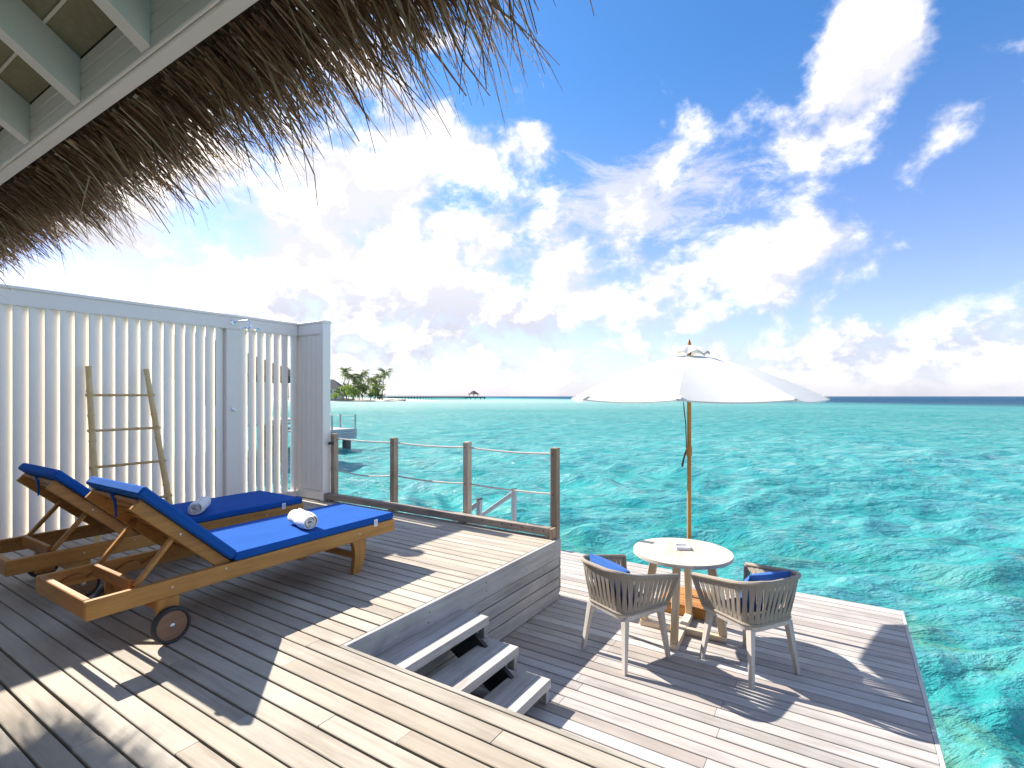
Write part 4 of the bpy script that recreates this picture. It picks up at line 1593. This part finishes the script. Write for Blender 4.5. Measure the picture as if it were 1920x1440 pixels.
def bush(right, depth, w, h, mat, label, seed, n=420, name='beach_bush'):
    r = random.Random(seed)
    base = ahead(right, depth, -.3)
    t = tag(empty(name, base), label, 'bush', 'bushes on the island')
    mb = MB()
    for i in range(5):
        a = r.uniform(0, 6.28)
        mb.tube([(0, 0, -.5), (math.cos(a) * w * .12, math.sin(a) * w * .12, h * .35), (math.cos(a) * w * .3, math.sin(a) * w * .3, h * .7)], [.12, .09, .04], 5)
    mb.build('stem', M_trunk, t)
    mb = MB()
    lobes = [(Vector((r.uniform(-.36, .36) * w, r.uniform(-.36, .36) * w, r.uniform(.3, .8) * h)), r.uniform(.16, .28) * w) for _ in range(9)]
    for i in range(n):
        c, rad = r.choice(lobes)
        v = Vector((r.gauss(0, 1), r.gauss(0, 1), r.gauss(0, .8))).normalized() * rad * r.uniform(.6, 1.12)
        p = c + v
        if p.z < .05:
            p.z = .05 + r.random() * .3
        s = r.uniform(.25, .6) * (w / 6) ** .5
        u = Vector((r.gauss(0, 1), r.gauss(0, 1), r.gauss(0, 1))).normalized()
        q = u.cross(Vector((r.gauss(0, 1), r.gauss(0, 1), r.gauss(0, 1)))).normalized()
        mb.add([p - u * s, p + q * s * .45, p + u * s, p - q * s * .45], [(0, 1, 2, 3)])
    mb.build('foliage', mat, t)
    return t


def P(px, depth):
    return (px - 960) / 972 * depth


def H(py, depth):
    return 1.3 + (743 - py) / 972 * depth + .25


for i, (px, dep, py, lean, lab) in enumerate([
    (717, 300, 697, .10, 'tallest coconut palm at the jetty end of the island'),
    (711, 312, 707, .06, 'lower palm just behind the tallest one at the jetty end'),
    (684, 330, 697, .02, 'lone thin palm standing high above the middle of the grove'),
    (645, 302, 696, .05, 'tall dark palm at the fence end of the grove, beside the house'),
    (653, 312, 706, .08, 'leaning palm just right of the tall dark one by the house'),
    (664, 306, 706, .04, 'upright palm left of the grove centre, over the bright bush'),
    (674, 310, 704, .07, 'bushy palm in the centre of the grove'),
    (694, 316, 711, .10, 'short palm between the lone thin one and the jetty end'),
    (703, 305, 714, .12, 'shortest palm of the grove, above the right-hand bush'),
    (541, 300, 696, .06, 'palm seen through the last gap of the louvre fence'),
]):
    palm(P(px, dep), dep, H(py, dep), lean, lab, 20 + i, 1.45 if i != 2 else .95)
bush(P(662, 292), 292, 11, 9.5, M_bush, 'big bright yellow-green bush on the beach under the palms', 1, 800)
bush(P(703, 300), 300, 9, 9.0, M_bush, 'light green bush at the right end of the palm grove', 2, 600)
bush(P(680, 306), 306, 11, 9.0, M_bush2, 'dark green bush in the middle behind the bright one', 3, 600)
bush(P(650, 312), 312, 9, 10, M_bush2, 'dark green bush beside the island house', 4, 500)
bush(P(671, 318), 318, 12, 12.5, M_bush2, 'tall dense green tree crown behind the centre palms', 8, 700, 'beach_tree')
bush(P(708, 312), 312, 9, 11.5, M_bush, 'tall yellow-green tree under the jetty-end palms', 9, 600, 'beach_tree')
bush(P(643, 308), 308, 8, 8.5, M_bush2, 'rounded green bush between the house and the palms', 10, 450)
bush(P(628, 296), 296, 5, 3.4, M_bush, 'low bright bush next to the white fence post', 5, 260)
bush(P(695, 298), 298, 6, 4.6, M_bush2, 'low dark bush at the foot of the grove near the jetty', 6, 260)
bush(P(712, 304), 304, 7, 3.0, M_bush2, 'low scrub where the sand meets the jetty', 7, 260)

ho = ahead(P(618, 318), 318, -.3)
hs = tag(empty('island_house', ho, R(VIEW_AZ - 90)), 'pale island house with a dark hipped roof behind the palms', 'house')
MB().box(-7, 7.5, -5, 5, 0, 6.0, .05).build('wall', M_far_white, hs)
MB().add([(-9, -7, 6), (9.5, -7, 6), (9.5, 7, 6), (-9, 7, 6), (-2.5, 0, 12), (2.5, 0, 12)], [(0, 1, 5, 4), (1, 2, 5), (2, 3, 4, 5), (3, 0, 4), (0, 3, 2, 1)]).build('roof', plain('dark_shingle', (.06, .065, .08), .8, .2, 1), hs)
for i in range(4):
    MB().box(-6.2 + i * 3.5, -4.0 + i * 3.5, -5.08, -5.01, 3.6, 5.4).build('window', M_far_dark, hs)
    MB().box(-6.2 + i * 3.5, -4.0 + i * 3.5, -5.08, -5.01, .6, 2.6).build('window', M_far_dark, hs)
MB().box(-7.5, 8.0, -6.4, -5.1, 2.9, 3.15).build('balcony', M_far_white, hs)

# jetty
M_jetty = plain('jetty_timber', (.055, .052, .058), .9, .25, .8)
j0, j1 = ahead(P(728, 380), 380), ahead(P(876, 520), 520)
jet = tag(empty('long_jetty', ((j0.x + j1.x) / 2, (j0.y + j1.y) / 2, SEA_Z)), 'long dark timber jetty on piles running out from the island', 'jetty')
JO = jet.location
a_, b_ = j0 - Vector((JO.x, JO.y, 0)), j1 - Vector((JO.x, JO.y, 0))
MB().bar((a_.x, a_.y, 2.35), (b_.x, b_.y, 2.20), 3.0, .95).build('walkway', M_jetty, jet)
sdv = (b_ - a_).normalized().cross(Vector((0, 0, 1)))
for s in (-1, 1):
    q = sdv * 1.4 * s
    MB().bar((a_.x + q.x, a_.y + q.y, 3.45), (b_.x + q.x, b_.y + q.y, 3.45), .14, .14).build('handrail', M_jetty, jet)
npile = 30
for i in range(npile):
    c = a_.lerp(b_, (i + .5) / npile)
    for s in (-1, 1):
        q = c + sdv * 1.2 * s
        MB().tube([(q.x, q.y, -1.2), (q.x, q.y, 2.3)], .22, 6).build('pile', M_jetty, jet)
        MB().tube([(q.x, q.y, 2.3), (q.x, q.y, 3.45)], .07, 5).build('rail_post', M_jetty, jet)

pp = ahead(P(888, 526), 526, SEA_Z)
pav = tag(empty('jetty_pavilion', pp, R(VIEW_AZ - 90)), 'dark thatched pavilion on a platform at the end of the jetty', 'pavilion')
MB().box(-9, 12, -6, 6, 1.4, 2.6, .05).build('platform', M_jetty, pav)
for x in (-4.2, 0, 4.2):
    for y in (-3.8, 3.8):
        MB().tube([(x, y, 2.6), (x, y, 5.2)], .18, 6).build('post', M_jetty, pav)
for x in (-8, -3, 2, 7, 11):
    for y in (-5, 5):
        MB().tube([(x, y, -1.2), (x, y, 1.4)], .28, 6).build('pile', M_jetty, pav)
MB().lathe([(6.2, 5.0), (6.2, 5.2), (3.4, 6.9), (1.5, 8.3), (.15, 8.9)], 8, Matrix.Scale(.85, 4, (0, 1, 0))).build('roof', M_far_thatch, pav)

# low breakwater groynes on the sand spit
for (px, dep, w, lab) in ((722, 345, 26, 'low dark timber walkway on the sand in front of the jetty root'), (728, 322, 22, 'lower dark sandbag line at the water edge by the jetty')):
    c = ahead(P(px, dep), dep, SEA_Z)
    g = MB()
    for i in range(9):
        g.box(-w / 2 + i * w / 9, -w / 2 + (i + .92) * w / 9, -.8, .8, -.4, .9 + .1 * ((i * 7) % 3), .12)
    o = g.build('groyne', M_jetty)
    o.location = c
    o.rotation_euler = (0, 0, R(VIEW_AZ - 90))
    tag(o, lab, 'groyne', 'groynes')
